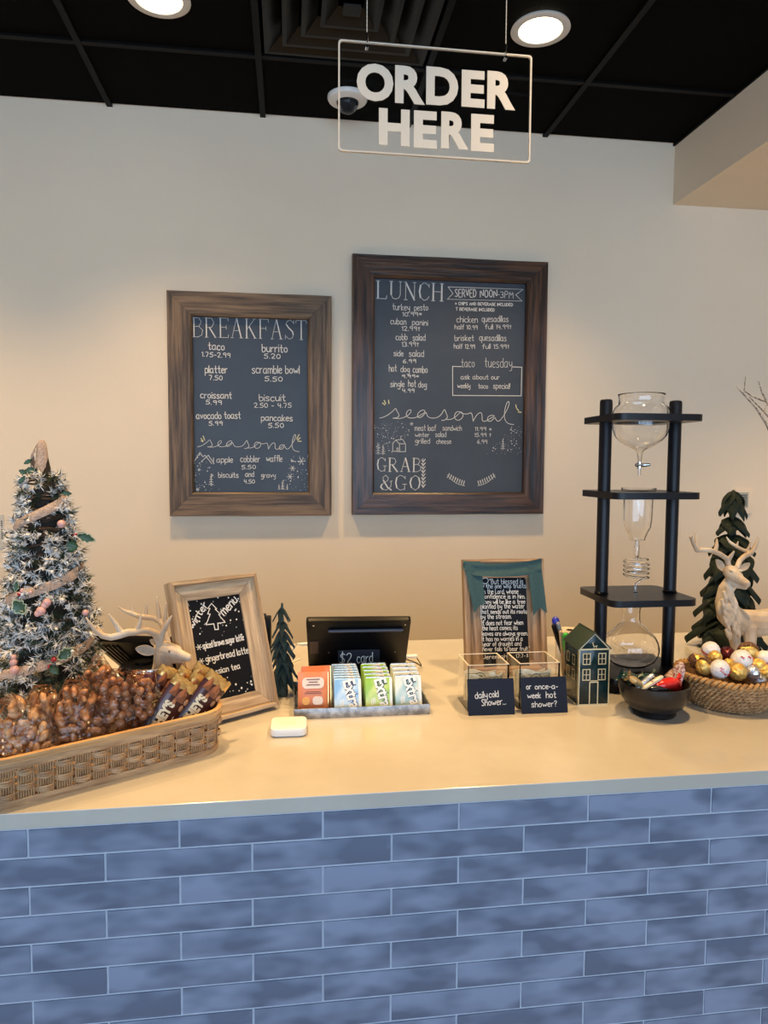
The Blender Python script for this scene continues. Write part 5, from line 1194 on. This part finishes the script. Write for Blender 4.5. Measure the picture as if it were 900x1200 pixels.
# burlap ribbon: four rising turns, flat band
def band_helix(z0, z1, a0, turns, w, lift, n=90):
    m = MB(); vs = []
    for s_ in (0, 1):
        for i in range(n+1):
            f = i/n; z = z0+(z1-z0)*f; a = a0+2*PI*turns*f; w_ = w*(.6+.4*math.sin(PI*min(1, f*6+.2)/2))
            for q in range(5):
                zz = min(TH*1.0, z+w_*(q/4-.5)); r = tr_(zz)*.93+lift+.002*math.cos((q/4-.5)*PI)+.0008*math.sin(i*1.3+q)-s_*.0012
                vs.append((tx_(zz)+r*math.cos(a), r*math.sin(a), zz))
    k = (n+1)*5; q_ = lambda s_, i, j: s_*k+i*5+j
    fs = [(q_(0, i, j), q_(0, i+1, j), q_(0, i+1, j+1), q_(0, i, j+1)) for i in range(n) for j in range(4)]+[(q_(1, i, j), q_(1, i, j+1), q_(1, i+1, j+1), q_(1, i+1, j)) for i in range(n) for j in range(4)]
    for i in range(n): fs += [(q_(0, i, 0), q_(1, i, 0), q_(1, i+1, 0), q_(0, i+1, 0)), (q_(0, i, 4), q_(0, i+1, 4), q_(1, i+1, 4), q_(1, i, 4))]
    return m.add(vs, fs)
band_helix(TH*.98, TH*.12, -2.2, -3.15, .019, .004, 170).build('burlap_ribbon', M_burl, st, angle=70)
MB().lathe([(.0135, TH*.885), (.0130, TH*.91), (.0115, TH*.94), (.0100, TH*.97), (.0085, TH*.995), (.004, TH*1.01), (0, TH*1.012)], 16, (tx_(TH), 0, 0)).build('burlap_tip', M_burl, st)
M_ber = mat('pink_berry', (.62, .36, .34), .35, noise=.2, nscale=80); M_ber2 = mat('red_berry', (.35, .02, .03), .3)
def on_tree(px, py, off=0):      # nearest front surface point for a pixel
    d = ray(px, py); Y = .455-.10
    for _ in range(12):
        p = CAM+d*((Y-CAM.y)/d.y); z = p.z-CT; dx = p.x-c.x-tx_(z); r = tr_(max(0, min(z, TH)))+off; Y = .455-math.sqrt(max(0, r*r-dx*dx))
    return Vector((p.x-c.x, p.y-.455, p.z-CT))
bp0 = None
for px, py, r, mm in ((72, 614, 4.6, M_ber), (55, 706, 4.4, M_ber), (48, 716, 5, M_ber), (44, 719, 3.4, M_ber), (52, 710, 3.6, M_ber), (100, 718, 3.6, M_ber), (16, 776, 4, M_ber), (17, 785, 5, M_ber), (16, 770, 3, M_ber), (63, 773, 3, M_ber2), (58, 781, 2.4, M_ber2), (23, 696, 2.6, M_ber2), (88, 627, 2.8, M_ber2), (26, 692, 2.2, M_ber), (36, 694, 2, M_ber)):
    MB().ball((0, 0, 0), r/575, 14, 9).build('berry', mm, st, loc=on_tree(px, py, .006))
M_holly = mat('holly_green', (.035, .085, .040), .4); M_holly2 = mat('holly_edge', (.62, .62, .38), .5)
def leaf(px, py, L, ang, pitch=0.0, off=.010, w=.45, pale=True):
    p = on_tree(px, py, off); rot = (pitch, -ang, 0)
    for k_, (sc, mm, yo) in enumerate(((1, M_holly2 if pale else M_holly, 0), (.82, M_holly, -.0008))):
        m = MB(); n = 12; vs = []
        for i in range(n+1):
            u = i/n; ww = L*w*.5*math.sin(PI*u)**.8*(1+.22*math.sin(u*PI*7))*sc
            for j in (-1, 0, 1): vs.append(((u-.5)*L*sc, -.12*abs(j)*L*w+yo, j*ww))
        V2 = vs+[(a, b+.0007, d) for a, b, d in vs]; N3 = len(vs); fs = []
        for i in range(n):
            for j in (0, 1):
                a = i*3+j; fs += [(a, a+3, a+4, a+1), (N3+a, N3+a+1, N3+a+4, N3+a+3)]
        par = st if k_ == 0 else lf
        o = m.add(V2, fs).build('holly_leaf' if k_ == 0 else 'leaf_centre', mm, par, angle=60, loc=p if k_ == 0 else (0, 0, 0), rot=rot if k_ == 0 else (0, 0, 0))
        if k_ == 0: lf = o
leaf(101, 630, .040, -.35, off=.020); leaf(85, 640, .026, 1.2, off=.012, w=.8, pale=False); leaf(23, 711, .034, -.9, off=.010, w=.75); leaf(77, 766, .036, .6, off=.010, w=.6)
leaf(78, 578, .020, -.1, off=.014, pale=False); leaf(26, 562, .018, .9, off=.010, pale=False); leaf(36, 551, .022, .1, off=.010, w=.55, pale=False); leaf(27, 553, .016, -.4, off=.012, w=.6, pale=False); leaf(19, 687, .022, 1.4, off=.008); leaf(64, 785, .024, -.8, off=.010, w=.6, pale=False)
leaf(33, 541, .018, .5, off=.008, pale=False)

# ================================================================== WHITE DEER
M_deer = mat('whitewashed_wood', (.60, .52, .415), .6, col2=(.40, .295, .195), nscale=14, stretch=(1, 1, .5), bump=1, bscale=60, detail=6)
def deer(label, O, pts, Yb, flip_head, antl, scale_px, voxel=.0012):
    """pts: dict of pixel placed joints with their own depth"""
    t = thing('deer_figurine', label, 'figurine', (O[0], O[1], CT)); L = lambda px, py, Y: aty(px, py, Y)-Vector((O[0], O[1], CT))
    m = MB(); f = scale_px
    for chain in pts['tubes']:
        m.tube([L(a, b_, Y) for a, b_, Y, r in chain], [r/f for *_, r in chain], 14, rnd=True)
    for a, b_, Y, rx, ry, rz, rot in pts['balls']: m.ball(L(a, b_, Y), (rx/f, ry/f, rz/f), 16, 12, Matrix.Rotation(rot[2], 3, 'Z') @ Matrix.Rotation(rot[1], 3, 'Y') @ Matrix.Rotation(rot[0], 3, 'X'))
    for v_ in m.v: v_.z = max(v_.z, .0012)
    remeshed(m, 'body', M_deer, voxel, t, 3)
    for ch in antl:
        m = MB()
        for br in ch: m.tube([L(a, b_, Y) for a, b_, Y, r in br], [r/f for *_, r in br], 10, rnd=True)
        remeshed(m, 'antler', M_deer, .0010, t, 3)
    m = MB()
    for a, b_, Y in pts['eyes']: m.ball(L(a, b_, Y), 1.5/f, 10, 8)
    m.build('eye', mat('deer_eye', (.12, .08, .05), .4), t)
    for (a, b_, Y, l_, w_, ang, yaw_) in pts['ears']:
        m = MB(); vs = []; n = 9
        for s_ in (0, .0018):
            for i in range(n+1):
                u = i/n; ww = w_/f*.5*math.sin(PI*(u*.86+.12))**.7
                for j in (-1, -.5, 0, .5, 1): vs.append((u*l_/f, s_+.35*ww*(1-j*j)*1.0, j*ww))
        k = (n+1)*5; fs = []
        for i in range(n):
            for j in range(4): q = i*5+j; fs += [(q, q+5, q+6, q+1), (k+q, k+q+1, k+q+6, k+q+5)]
        for i in range(n): fs += [(i*5, k+i*5, k+i*5+5, i*5+5), (i*5+4, i*5+9, k+i*5+9, k+i*5+4)]
        for j in range(4): fs += [(j, j+1, k+j+1, k+j), (n*5+j, k+n*5+j, k+n*5+j+1, n*5+j+1)]
        m.add(vs, fs).build('ear', M_deer, t, angle=80, loc=L(a, b_, Y), rot=(0, ang, yaw_))
    return t
Y = .575
o = aty(880, 775, Y)
P = dict(tubes=[
    [(862, 676, Y-.01, 9), (851, 690, Y+.0, 9.5), (850, 705, Y, 12.5), (854, 719, Y, 15.5), (865, 729, Y, 17.5), (884, 731, Y+.005, 18), (905, 728, Y+.01, 17), (930, 730, Y+.015, 18), (948, 734, Y+.015, 16)],   # neck, chest, barrel
    [(859, 736, Y-.012, 9), (861, 750, Y-.014, 7), (864, 765, Y-.02, 6), (864, 776, Y-.02, 5.4), (863, 784, Y-.02, 5.8), (864, 787, Y-.022, 6)],
    [(878, 736, Y-.018, 10), (879, 751, Y-.026, 7.5), (880, 766, Y-.030, 5.8), (880, 778, Y-.030, 5.2), (881, 790, Y-.030, 6.0)],
    [(943, 742, Y-.01, 13), (952, 760, Y-.01, 7), (945, 775, Y-.01, 5), (947, 788, Y-.01, 5.5)], [(948, 740, Y+.04, 12), (958, 757, Y+.04, 7), (952, 770, Y+.04, 5), (953, 778, Y+.04, 5.5)],
    [(856, 670.5, Y-.01, 9), (861, 674.5, Y-.022, 8.2), (868, 680, Y-.036, 5.8), (874.5, 684, Y-.048, 5.0)],   # head to muzzle
    [(860, 684, Y-.018, 5), (873, 688, Y-.044, 3.4)]],
    balls=[(857, 671, Y-.006, 9.6, 9, 9, (0, 0, 0)), (858, 669.5, Y-.0262, 3.6, 2, 1.5, (0, .45, 0)), (867.5, 668.5, Y-.0175, 3.4, 2, 1.5, (0, .35, 0)), (861, 679, Y-.026, 4, 3, 3, (0, 0, 0)), (878, 683, Y-.054, 1.5, 1.2, 1.2, (0, 0, 0)), (874.5, 683.5, Y-.055, 1.4, 1.2, 1.2, (0, 0, 0)), (876, 684.5, Y-.050, 3.6, 3.4, 3, (0, 0, 0)), (848, 712, Y-.012, 8, 8, 12, (0, .2, 0)), (853, 724, Y-.02, 9, 8, 11, (0, .3, 0))],
    eyes=[(859.5, 672.8, Y-.0285), (868, 671.5, Y-.020)], ears=[(849, 668, Y-.004, 19, 10, 2.25+1.7, .15), (868, 668, Y-.004, 14, 8, -.75, -.5)])
# neck tufts
for i in range(40):
    u = i/39; px = 848+R.uniform(-4, 12)+u*6; py = 688+u*50; P['tubes'].append([(px, py, Y-.025-.004*u, 2.0), (px+2.5, py+7, Y-.029-.004*u, 2.4), (px+4, py+12, Y-.029-.004*u, 1.0)])
A1 = [[(854, 664, Y, 3.6), (852, 655, Y, 3.4), (843, 649, Y-.005, 3.3), (833, 645, Y-.012, 3.2), (823, 644.5, Y-.020, 3), (817, 645, Y-.026, 3.2), (813, 638, Y-.030, 2.6), (808.5, 629, Y-.032, 1.2)],
      [(853, 657, Y, 3), (857, 651, Y-.008, 2.4), (860, 646.5, Y-.014, 1.2)], [(838, 646.5, Y-.008, 2.8), (840, 639, Y-.004, 2.4), (840, 632, Y, 1.2)], [(818, 645, Y-.024, 2.6), (816, 634, Y-.018, 2.0), (814.5, 623.5, Y-.014, .9)], [(815, 642, Y-.028, 2), (811.5, 634, Y-.040, 1.6), (811, 628, Y-.044, .8)]]
A2 = [[(864, 665, Y+.004, 3.6), (867, 657, Y+.012, 3.3), (872, 652, Y+.020, 3.3), (880, 648, Y+.030, 3.2), (884, 642, Y+.034, 3.2), (887, 636, Y+.034, 2.4), (888.5, 630, Y+.034, 1.1)],
      [(880, 648, Y+.028, 2.6), (872, 645, Y+.040, 2.4), (862, 640, Y+.052, 2.2), (855, 635, Y+.060, 1.9), (851.5, 629.5, Y+.064, .9)], [(863, 640.5, Y+.052, 2), (865, 635, Y+.050, .9)], [(875, 646, Y+.036, 2.2), (878, 641, Y+.034, 1.8), (879.5, 635.5, Y+.034, .9)]]
deer('white wooden deer figurine behind the round basket at the right', (o.x, Y), P, Y, 0, (A1, A2), 826/(Y+1)*1.0)
Y = .292; o = aty(190, 825, Y)
P = dict(tubes=[
    [(192, 764, Y, 11), (191, 778, Y+.002, 11), (190, 794, Y+.006, 14), (188, 810, Y+.020, 18), (183, 817, Y+.045, 20), (176, 816, Y+.075, 20), (170, 812, Y+.105, 18)],
    [(184, 822, Y+.014, 9), (183, 838, Y+.012, 7), (183, 850, Y+.010, 6)], [(192, 820, Y+.02, 9), (193, 836, Y+.018, 7), (193, 850, Y+.014, 6)], [(166, 816, Y+.10, 10), (165, 832, Y+.10, 6)], [(178, 816, Y+.11, 10), (178, 830, Y+.11, 6)],
    [(193, 762, Y, 11), (203, 764.5, Y-.006, 9), (212, 768, Y-.012, 6.2), (219.5, 770.5, Y-.017, 5.0)], [(196, 771, Y, 7), (213, 774, Y-.012, 3.4)]],
    balls=[(191, 762, Y+.002, 12, 10, 9, (0, 0, 0)), (220.5, 770, Y-.018, 3.6, 3.6, 4, (0, 0, 0)), (203, 758.5, Y-.004, 10, 6, 3.6, (0, .22, 0))],
    eyes=[(198.5, 763.5, Y-.0175)], ears=[(181, 764, Y-.014, 21, 12, PI+.24, .1), (187, 757, Y+.024, 14, 8, PI+.5, -.3)])
A1 = [[(187, 756, Y-.004, 4.6), (186, 748, Y-.008, 5), (181, 742, Y-.014, 4.2), (173, 739, Y-.022, 3.8), (166, 739, Y-.026, 3.8), (158, 741, Y-.030, 4), (150, 741, Y-.034, 4.4), (140, 744.5, Y-.038, 4), (130, 747, Y-.040, 3.8), (120, 745, Y-.042, 3.4), (111, 738, Y-.044, 2.6), (105, 730, Y-.046, 1.8), (101, 724, Y-.046, 1)],
      [(121, 745, Y-.042, 2.4), (117, 739, Y-.034, 2.0), (113, 733, Y-.030, 1.0)], [(143, 743, Y-.036, 3.6), (136, 732, Y-.036, 2.8), (131, 725, Y-.036, 2), (127.5, 720, Y-.036, 1)], [(160, 740, Y-.028, 3.4), (164, 730, Y-.028, 2.4), (165.3, 720, Y-.028, 1)],
      [(188, 752, Y-.006, 3.6), (190, 742, Y-.010, 3.6), (195, 732, Y-.012, 3.2), (201, 722, Y-.012, 1.1)]]
A2 = [[(197, 755, Y+.014, 4), (194, 744, Y+.020, 4.2), (191, 733, Y+.026, 4), (188, 728, Y+.030, 3.8), (180, 724, Y+.036, 3.4), (170, 723.5, Y+.040, 3.2), (162, 722, Y+.044, 3), (154, 719, Y+.046, 2.8), (146, 716, Y+.048, 2), (139, 711.5, Y+.048, 1)],
      [(156, 720, Y+.046, 2.2), (155.5, 714, Y+.048, 1.6), (155, 710, Y+.048, .9)], [(171, 723, Y+.042, 2.6), (171.5, 714, Y+.044, 1.8), (171.8, 707, Y+.044, .9)], [(187, 728, Y+.030, 3), (185.5, 714, Y+.034, 2.4), (183.5, 700, Y+.036, 1)], [(193, 735, Y+.026, 3), (194, 722, Y+.026, 2.4), (195, 707, Y+.026, 1)]]
deer('white wooden deer figurine looking right in front of the winter menu frame', (o.x, Y), P, Y, 0, (A1, A2), 826/(Y+1)*1.0)

# ================================================================== CANDY BOWL
bc = Vector((.703, .262, CT))
bw = thing('candy_bowl', 'round black ceramic bowl of wrapped candies before the tower', 'bowl', bc)
M_bowl = mat('bowl_black', (.016, .013, .012), .28, noise=.3, nscale=60, bump=.3, bscale=120)
out = [(.001, .0), (.040, .0), (.042, .004), (.038, .008), (.052, .018), (.063, .034), (.067, .050), (.0665, .062)]
inn = [(.0635, .063), (.0625, .050), (.058, .036), (.046, .022), (.030, .014), (.001, .013)]
MB().lathe(out+inn, 48).build('bowl_body', M_bowl, bw, angle=60)
def candy(label, px, py, Y, ln, r, m, rot, twist=True, flat=.5, m2=None):
    c = aty(px+2, py+1.5, Y-.004); t = thing('wrapped_candy', label, 'candy', c, group='wrapped candies in the black bowl'); t.rotation_euler = rot
    mb = MB(); pts = []; rr_ = []
    for i in range(9): u = -1+2*i/8; pts.append((u*ln/2, 0, 0)); rr_.append(r*(1-.25*u**8))
    mb.tube(pts, rr_, 12, rnd=True, flat=flat); mb.build('wrapper', m, t)
    if twist:
        for s_ in (-1, 1):
            mb = MB(); n = 10; vs = [(s_*(ln/2+.001), 0, 0)]
            for i in range(n+1): a = -1+2*i/n; vs.append((s_*(ln/2+.013+.001*(i % 2)), .0035*(-1)**i, a*r*1.25))
            for i in range(n+1): a = -1+2*i/n; vs.append((s_*(ln/2+.0128), .0035*(-1)**i+.0008, a*r*1.25))
            fs = [(0, i+1, i+2) for i in range(n)]+[(0, n+3+i, n+2+i) for i in range(n)]
            mb.add(vs, fs).build('twist_end', m, t, smooth=False)
    if m2: MB().box((0, -r*flat if flat < 1 else -r, 0), (ln*.5, .0012, r*.8)).build('printed_band', m2, t, smooth=False)
M_silv = mat('silver_wrap', (.62, .66, .74), .25, metal=.7, bump=1, bscale=120); M_redw = mat('red_foil', (.62, .02, .015), .25, bump=1, bscale=90, coat=.4); M_dgrn = mat('dark_green_wrap', (.012, .045, .035), .3, coat=.4, bump=1, bscale=80)
M_gldw = mat('tan_gold_wrap', (.58, .40, .18), .3, metal=.5, bump=1, bscale=90); M_blk = mat('black_wrap', (.012, .012, .018), .25, coat=.3, bump=1, bscale=90); M_mar = mat('maroon_print_wrap', (.22, .03, .03), .3, col2=(.60, .50, .42), nscale=260, detail=1)
candy('large bright red twisted candy at the front right of the bowl', 779, 800, .247, .036, .0125, M_redw, (0, -.12, .1), flat=.9)
candy('second red candy tucked under the large red one', 788, 803, .262, .030, .010, M_redw, (.2, .4, .5), flat=.9)
candy('silver stick candy slanting across the middle of the bowl', 752, 798, .250, .046, .0055, M_silv, (0, -.55, .2), False, .8)
candy('white and gold stick candy beside the silver one', 762, 799, .245, .046, .0055, mat('cream_wrap', (.74, .62, .42), .3, bump=1, bscale=90), (0, -.45, .15), False, .8, M_redw)
candy('dark green candy at the left rim of the bowl', 736, 792, .262, .030, .012, M_dgrn, (.3, .3, .3), True, .7)
candy('tan and gold candy next to the dark green one', 743, 797, .245, .022, .010, M_gldw, (0, .6, .2), True, .7)
candy('dark green candy at the back of the bowl', 750, 793, .292, .034, .011, M_dgrn, (0, -.1, .1), True, .7)
candy('black wrapped candy at the back of the bowl', 770, 794, .292, .036, .011, M_blk, (0, .1, -.2), True, .7)
candy('black wrapped candy beneath the red one', 770, 806, .240, .030, .0095, M_blk, (0, .1, .1), False, .8)
candy('maroon patterned candy leaning on the right rim of the bowl', 792, 791, .276, .040, .0125, M_mar, (.2, -1.25, .3), False, .35)
candy('maroon patterned candy slanting at the right of the bowl', 783, 791, .288, .040, .0115, M_mar, (0, -.6, .2), False, .4)
candy('black wrapped candy at the bottom of the bowl heap', 758, 803, .268, .044, .013, M_blk, (0, .1, .6), False, .8)
candy('black wrapped candy at the left bottom of the bowl heap', 742, 804, .268, .034, .013, M_blk, (0, .2, 1.0), False, .8)

# ================================================================== ROUND BASKET + CHOCOLATE BALLS
rc = Vector((.885, .303, CT))
rb = thing('round_basket', 'round twisted grass rope basket full of foil wrapped chocolate balls', 'basket', rc)
M_rope = mat('grass_rope', (.46, .28, .13), .65, col2=(.24, .125, .05), nscale=70, bump=1, bscale=200, perobj=1)
M_rope2 = mat('rim_rope', (.50, .29, .11), .6, col2=(.30, .15, .05), nscale=70, bump=1, bscale=200)
def bprof(z): return .068+.029*min(1, z/.060)**.8
NR = 9
for k in range(NR):
    z = .005+k*.0068; Rr = bprof(z); rimk = k == NR-1
    for s_ in (0, PI):
        pts = []; n = 150 if not rimk else 190; tw = 30 if not rimk else 26; ra = .0026 if not rimk else .0042
        for i in range(n):
            a = 2*PI*i/n; b_ = a*tw+s_+k*1.1; zz = z+ra*math.sin(b_)+(.0022 if rimk else 0)+.0008*math.sin(a*5+k); pts.append(((Rr+ra*math.cos(b_))*math.cos(a), (Rr+ra*math.cos(b_))*math.sin(a), zz))
        MB().tube(pts, .0028 if not rimk else .0040, 5, closed=True).build('rope_coil' if not rimk else 'rim_rope', M_rope if not rimk else M_rope2, rb, angle=80)
MB().lathe([(0, .0025), (.068, .0025), (bprof(.03)-.003, .03), (bprof(.058)-.003, .058), (bprof(.058)-.006, .058), (bprof(.03)-.006, .03), (.063, .006), (0, .006)], 40).build('lining', mat('inner_weave', (.20, .11, .05), .8, noise=.4, nscale=120), rb)
M_gf = mat('gold_ball_foil', (.85, .60, .20), .42, metal=.6, col2=(.70, .42, .09), nscale=90, bump=1, bscale=150); M_wb = mat('white_ball_foil', (.76, .72, .68), .4, bump=1, bscale=110); M_sb = mat('silver_ball_foil', (.62, .64, .70), .25, metal=.8, bump=1, bscale=150); M_db = mat('maroon_ball_foil', (.10, .012, .015), .2, metal=.5, bump=1, bscale=140); M_cup = mat('brown_paper_cup', (.11, .045, .020), .5)
def choc_ball(label, px, py, Y, rp, m, cup=None, marks=None):
    c = aty(px, py, Y); r = rp/(826/(Y+1.0))*1.06; t = thing('chocolate_ball', label, 'chocolate', c, group='foil wrapped chocolate balls in the round basket'); t.rotation_euler = (R.uniform(-.4, .4), R.uniform(-.4, .4), R.uniform(-1, 1))
    MB().ball((0, 0, 0), r, 20, 14, jit=.03 if m is M_wb else .075).build('foil', m, t, angle=80 if m is M_wb else 18)
    if cup:
        t.rotation_euler = cup
        mb = MB(); n = 40; vs = []
        for j in range(5):
            zz = -r*.95+j*r*.24; q = math.sqrt(max(1e-6, r*r*1.12-zz*zz))
            for i in range(n): a = 2*PI*i/n; qq = q*(1+(.05 if i % 2 else -.01)*(j/4+.2)); vs.append((qq*math.cos(a), qq*math.sin(a), zz))
        fs = [(j*n+i, j*n+(i+1) % n, (j+1)*n+(i+1) % n, (j+1)*n+i) for j in range(4) for i in range(n)]+[tuple(range(n))]
        mb.add(vs, fs).build('paper_cup', M_cup, t, smooth=False)
    if marks:
        mb = MB()
        if marks == 'band':
            t.rotation_euler = (.35, .1, 0); mb.lathe([(r*1.035*math.cos(q), r*1.035*math.sin(q)) for q in (-.30, -.18, -.10)], 40)
        else:
            for q in range(5):
                a = R.uniform(-2.6, -.5); e = R.uniform(-.5, .7); pp = []
                for w_ in range(4): pp.append(Vector((math.cos(a+.12*w_)*math.cos(e+.14*math.sin(w_*2.1)), math.sin(a+.12*w_)*math.cos(e+.14*math.sin(w_*2.1)), math.sin(e+.14*math.sin(w_*2.1))))*r*1.03)
                mb.tube(pp, r*.05, 5)
            t.rotation_euler = (0, 0, 0)
        mb.build('red_print', M_red, t)
choc_ball('white chocolate ball with a red band at the top left of the heap', 833, 762, .318, 10.5, M_wb, marks='band')
choc_ball('small gold ball under the white one with the red band', 838, 770, .298, 8, M_gf)
choc_ball('dark maroon glittering ball at the back of the heap', 852.5, 767, .325, 9.5, M_db)
choc_ball('gold ball in a brown cup on top of the heap', 877, 763.5, .335, 11.5, M_gf, cup=(2.4, .5, 0))
choc_ball('large white ball with red print in the middle of the heap', 869, 773.5, .290, 12.5, M_wb, marks='spots')
choc_ball('large white ball at the front left of the heap', 843.5, 784, .262, 11.5, M_wb, marks='spots')
choc_ball('gold ball at the front centre of the heap', 865, 787.5, .258, 10.5, M_gf)
choc_ball('gold ball in a brown cup at the left of the heap', 825.5, 781, .285, 10, M_gf, cup=(0, -1.9, .3))
choc_ball('gold ball between the two large white balls', 854, 780, .292, 8.5, M_gf)
choc_ball('silver ball right of the front centre gold one', 882, 788, .262, 8.5, M_sb)
choc_ball('gold ball on the right of the large white one', 889, 781, .280, 9.5, M_gf)
choc_ball('white ball with red print at the right edge of the picture', 896, 772, .315, 10, M_wb, marks='spots')
choc_ball('brown cupped ball at the right front rim of the basket', 898, 788, .268, 9.5, M_gf, cup=(0, -1.2, .2))
choc_ball('brown wrapped ball at the left rim of the basket', 816, 775, .318, 9, M_gf, cup=(.3, 1.2, 0))
for i, (x, y, z, m_) in enumerate(((.93, .36, 1.005, M_gf), (.955, .31, 1.004, M_wb), (.93, .27, 1.002, M_sb), (.88, .375, 1.004, M_gf))):
    w_ = Vector((x, y, z)); t = thing('chocolate_ball', ['gold ball at the back right inside the round basket', 'white ball at the right rim outside the picture', 'silver ball at the front right rim outside the picture', 'gold ball at the back inside the round basket'][i], 'chocolate', w_, group='foil wrapped chocolate balls in the round basket')
    MB().ball((0, 0, 0), .018, 20, 14, jit=.035).build('foil', m_, t, angle=30)

# ================================================================== BRANCHES IN A VASE (mostly outside the picture, right)
vc = Vector((1.37, .74, CT))
vs_ = thing('branch_vase', 'speckled bare branches reaching in from a vase at the right edge', 'vase', vc)
MB().lathe([(0, 0), (.045, 0), (.055, .02), (.06, .09), (.045, .17), (.028, .21), (.032, .235), (.029, .235), (.025, .21), (.042, .165), (.055, .09), (.05, .02), (0, .006)], 32).build('vase_body', mat('vase_grey', (.35, .33, .30), .4), vs_)
M_br = mat('speckled_branch', (.55, .47, .38), .8, col2=(.08, .05, .035), nscale=220, detail=2, bump=1, bscale=200)
L = lambda px, py, Y: aty(px, py, Y)-vc
for k, chain in enumerate(([(0, 0, .2), (926, 560, .64), (905, 512, .60), (898, 497, .59), (886, 478, .58), (873, 464, .57), (862.5, 452.5, .565)], [(0, 0, .2), (930, 550, .66), (912, 490, .64), (900, 474, .63), (893, 460, .625), (889, 447, .62)],
                           [(0, 0, .2), (935, 560, .68), (915, 478, .66), (898, 471, .65), (882, 465, .64), (872, 458, .64)], [(0, 0, .2), (930, 555, .62), (915, 500, .60), (902, 490, .60), (890, 477, .60), (878, 465, .60)], [(0, 0, .2), (960, 560, .66), (940, 480, .66), (930, 430, .66), (925, 400, .66)])):
    pts = [Vector((0, 0, .15))]+[L(*q) for q in chain[1:]]; n = len(pts)
    MB().tube(pts, [.0042*(1-.72*i/(n-1)) for i in range(n)], 7).build('branch', M_br, vs_)
m = MB(); m.tube([L(871.5, 463, .57), L(873, 448, .565), L(874, 441, .56)], [.0014, .0012, .0008], 6); m.tube([L(893, 489, .585), L(897, 478, .58), L(901, 470, .58)], [.0016, .0012, .0008], 6); m.build('twig', M_br, vs_)
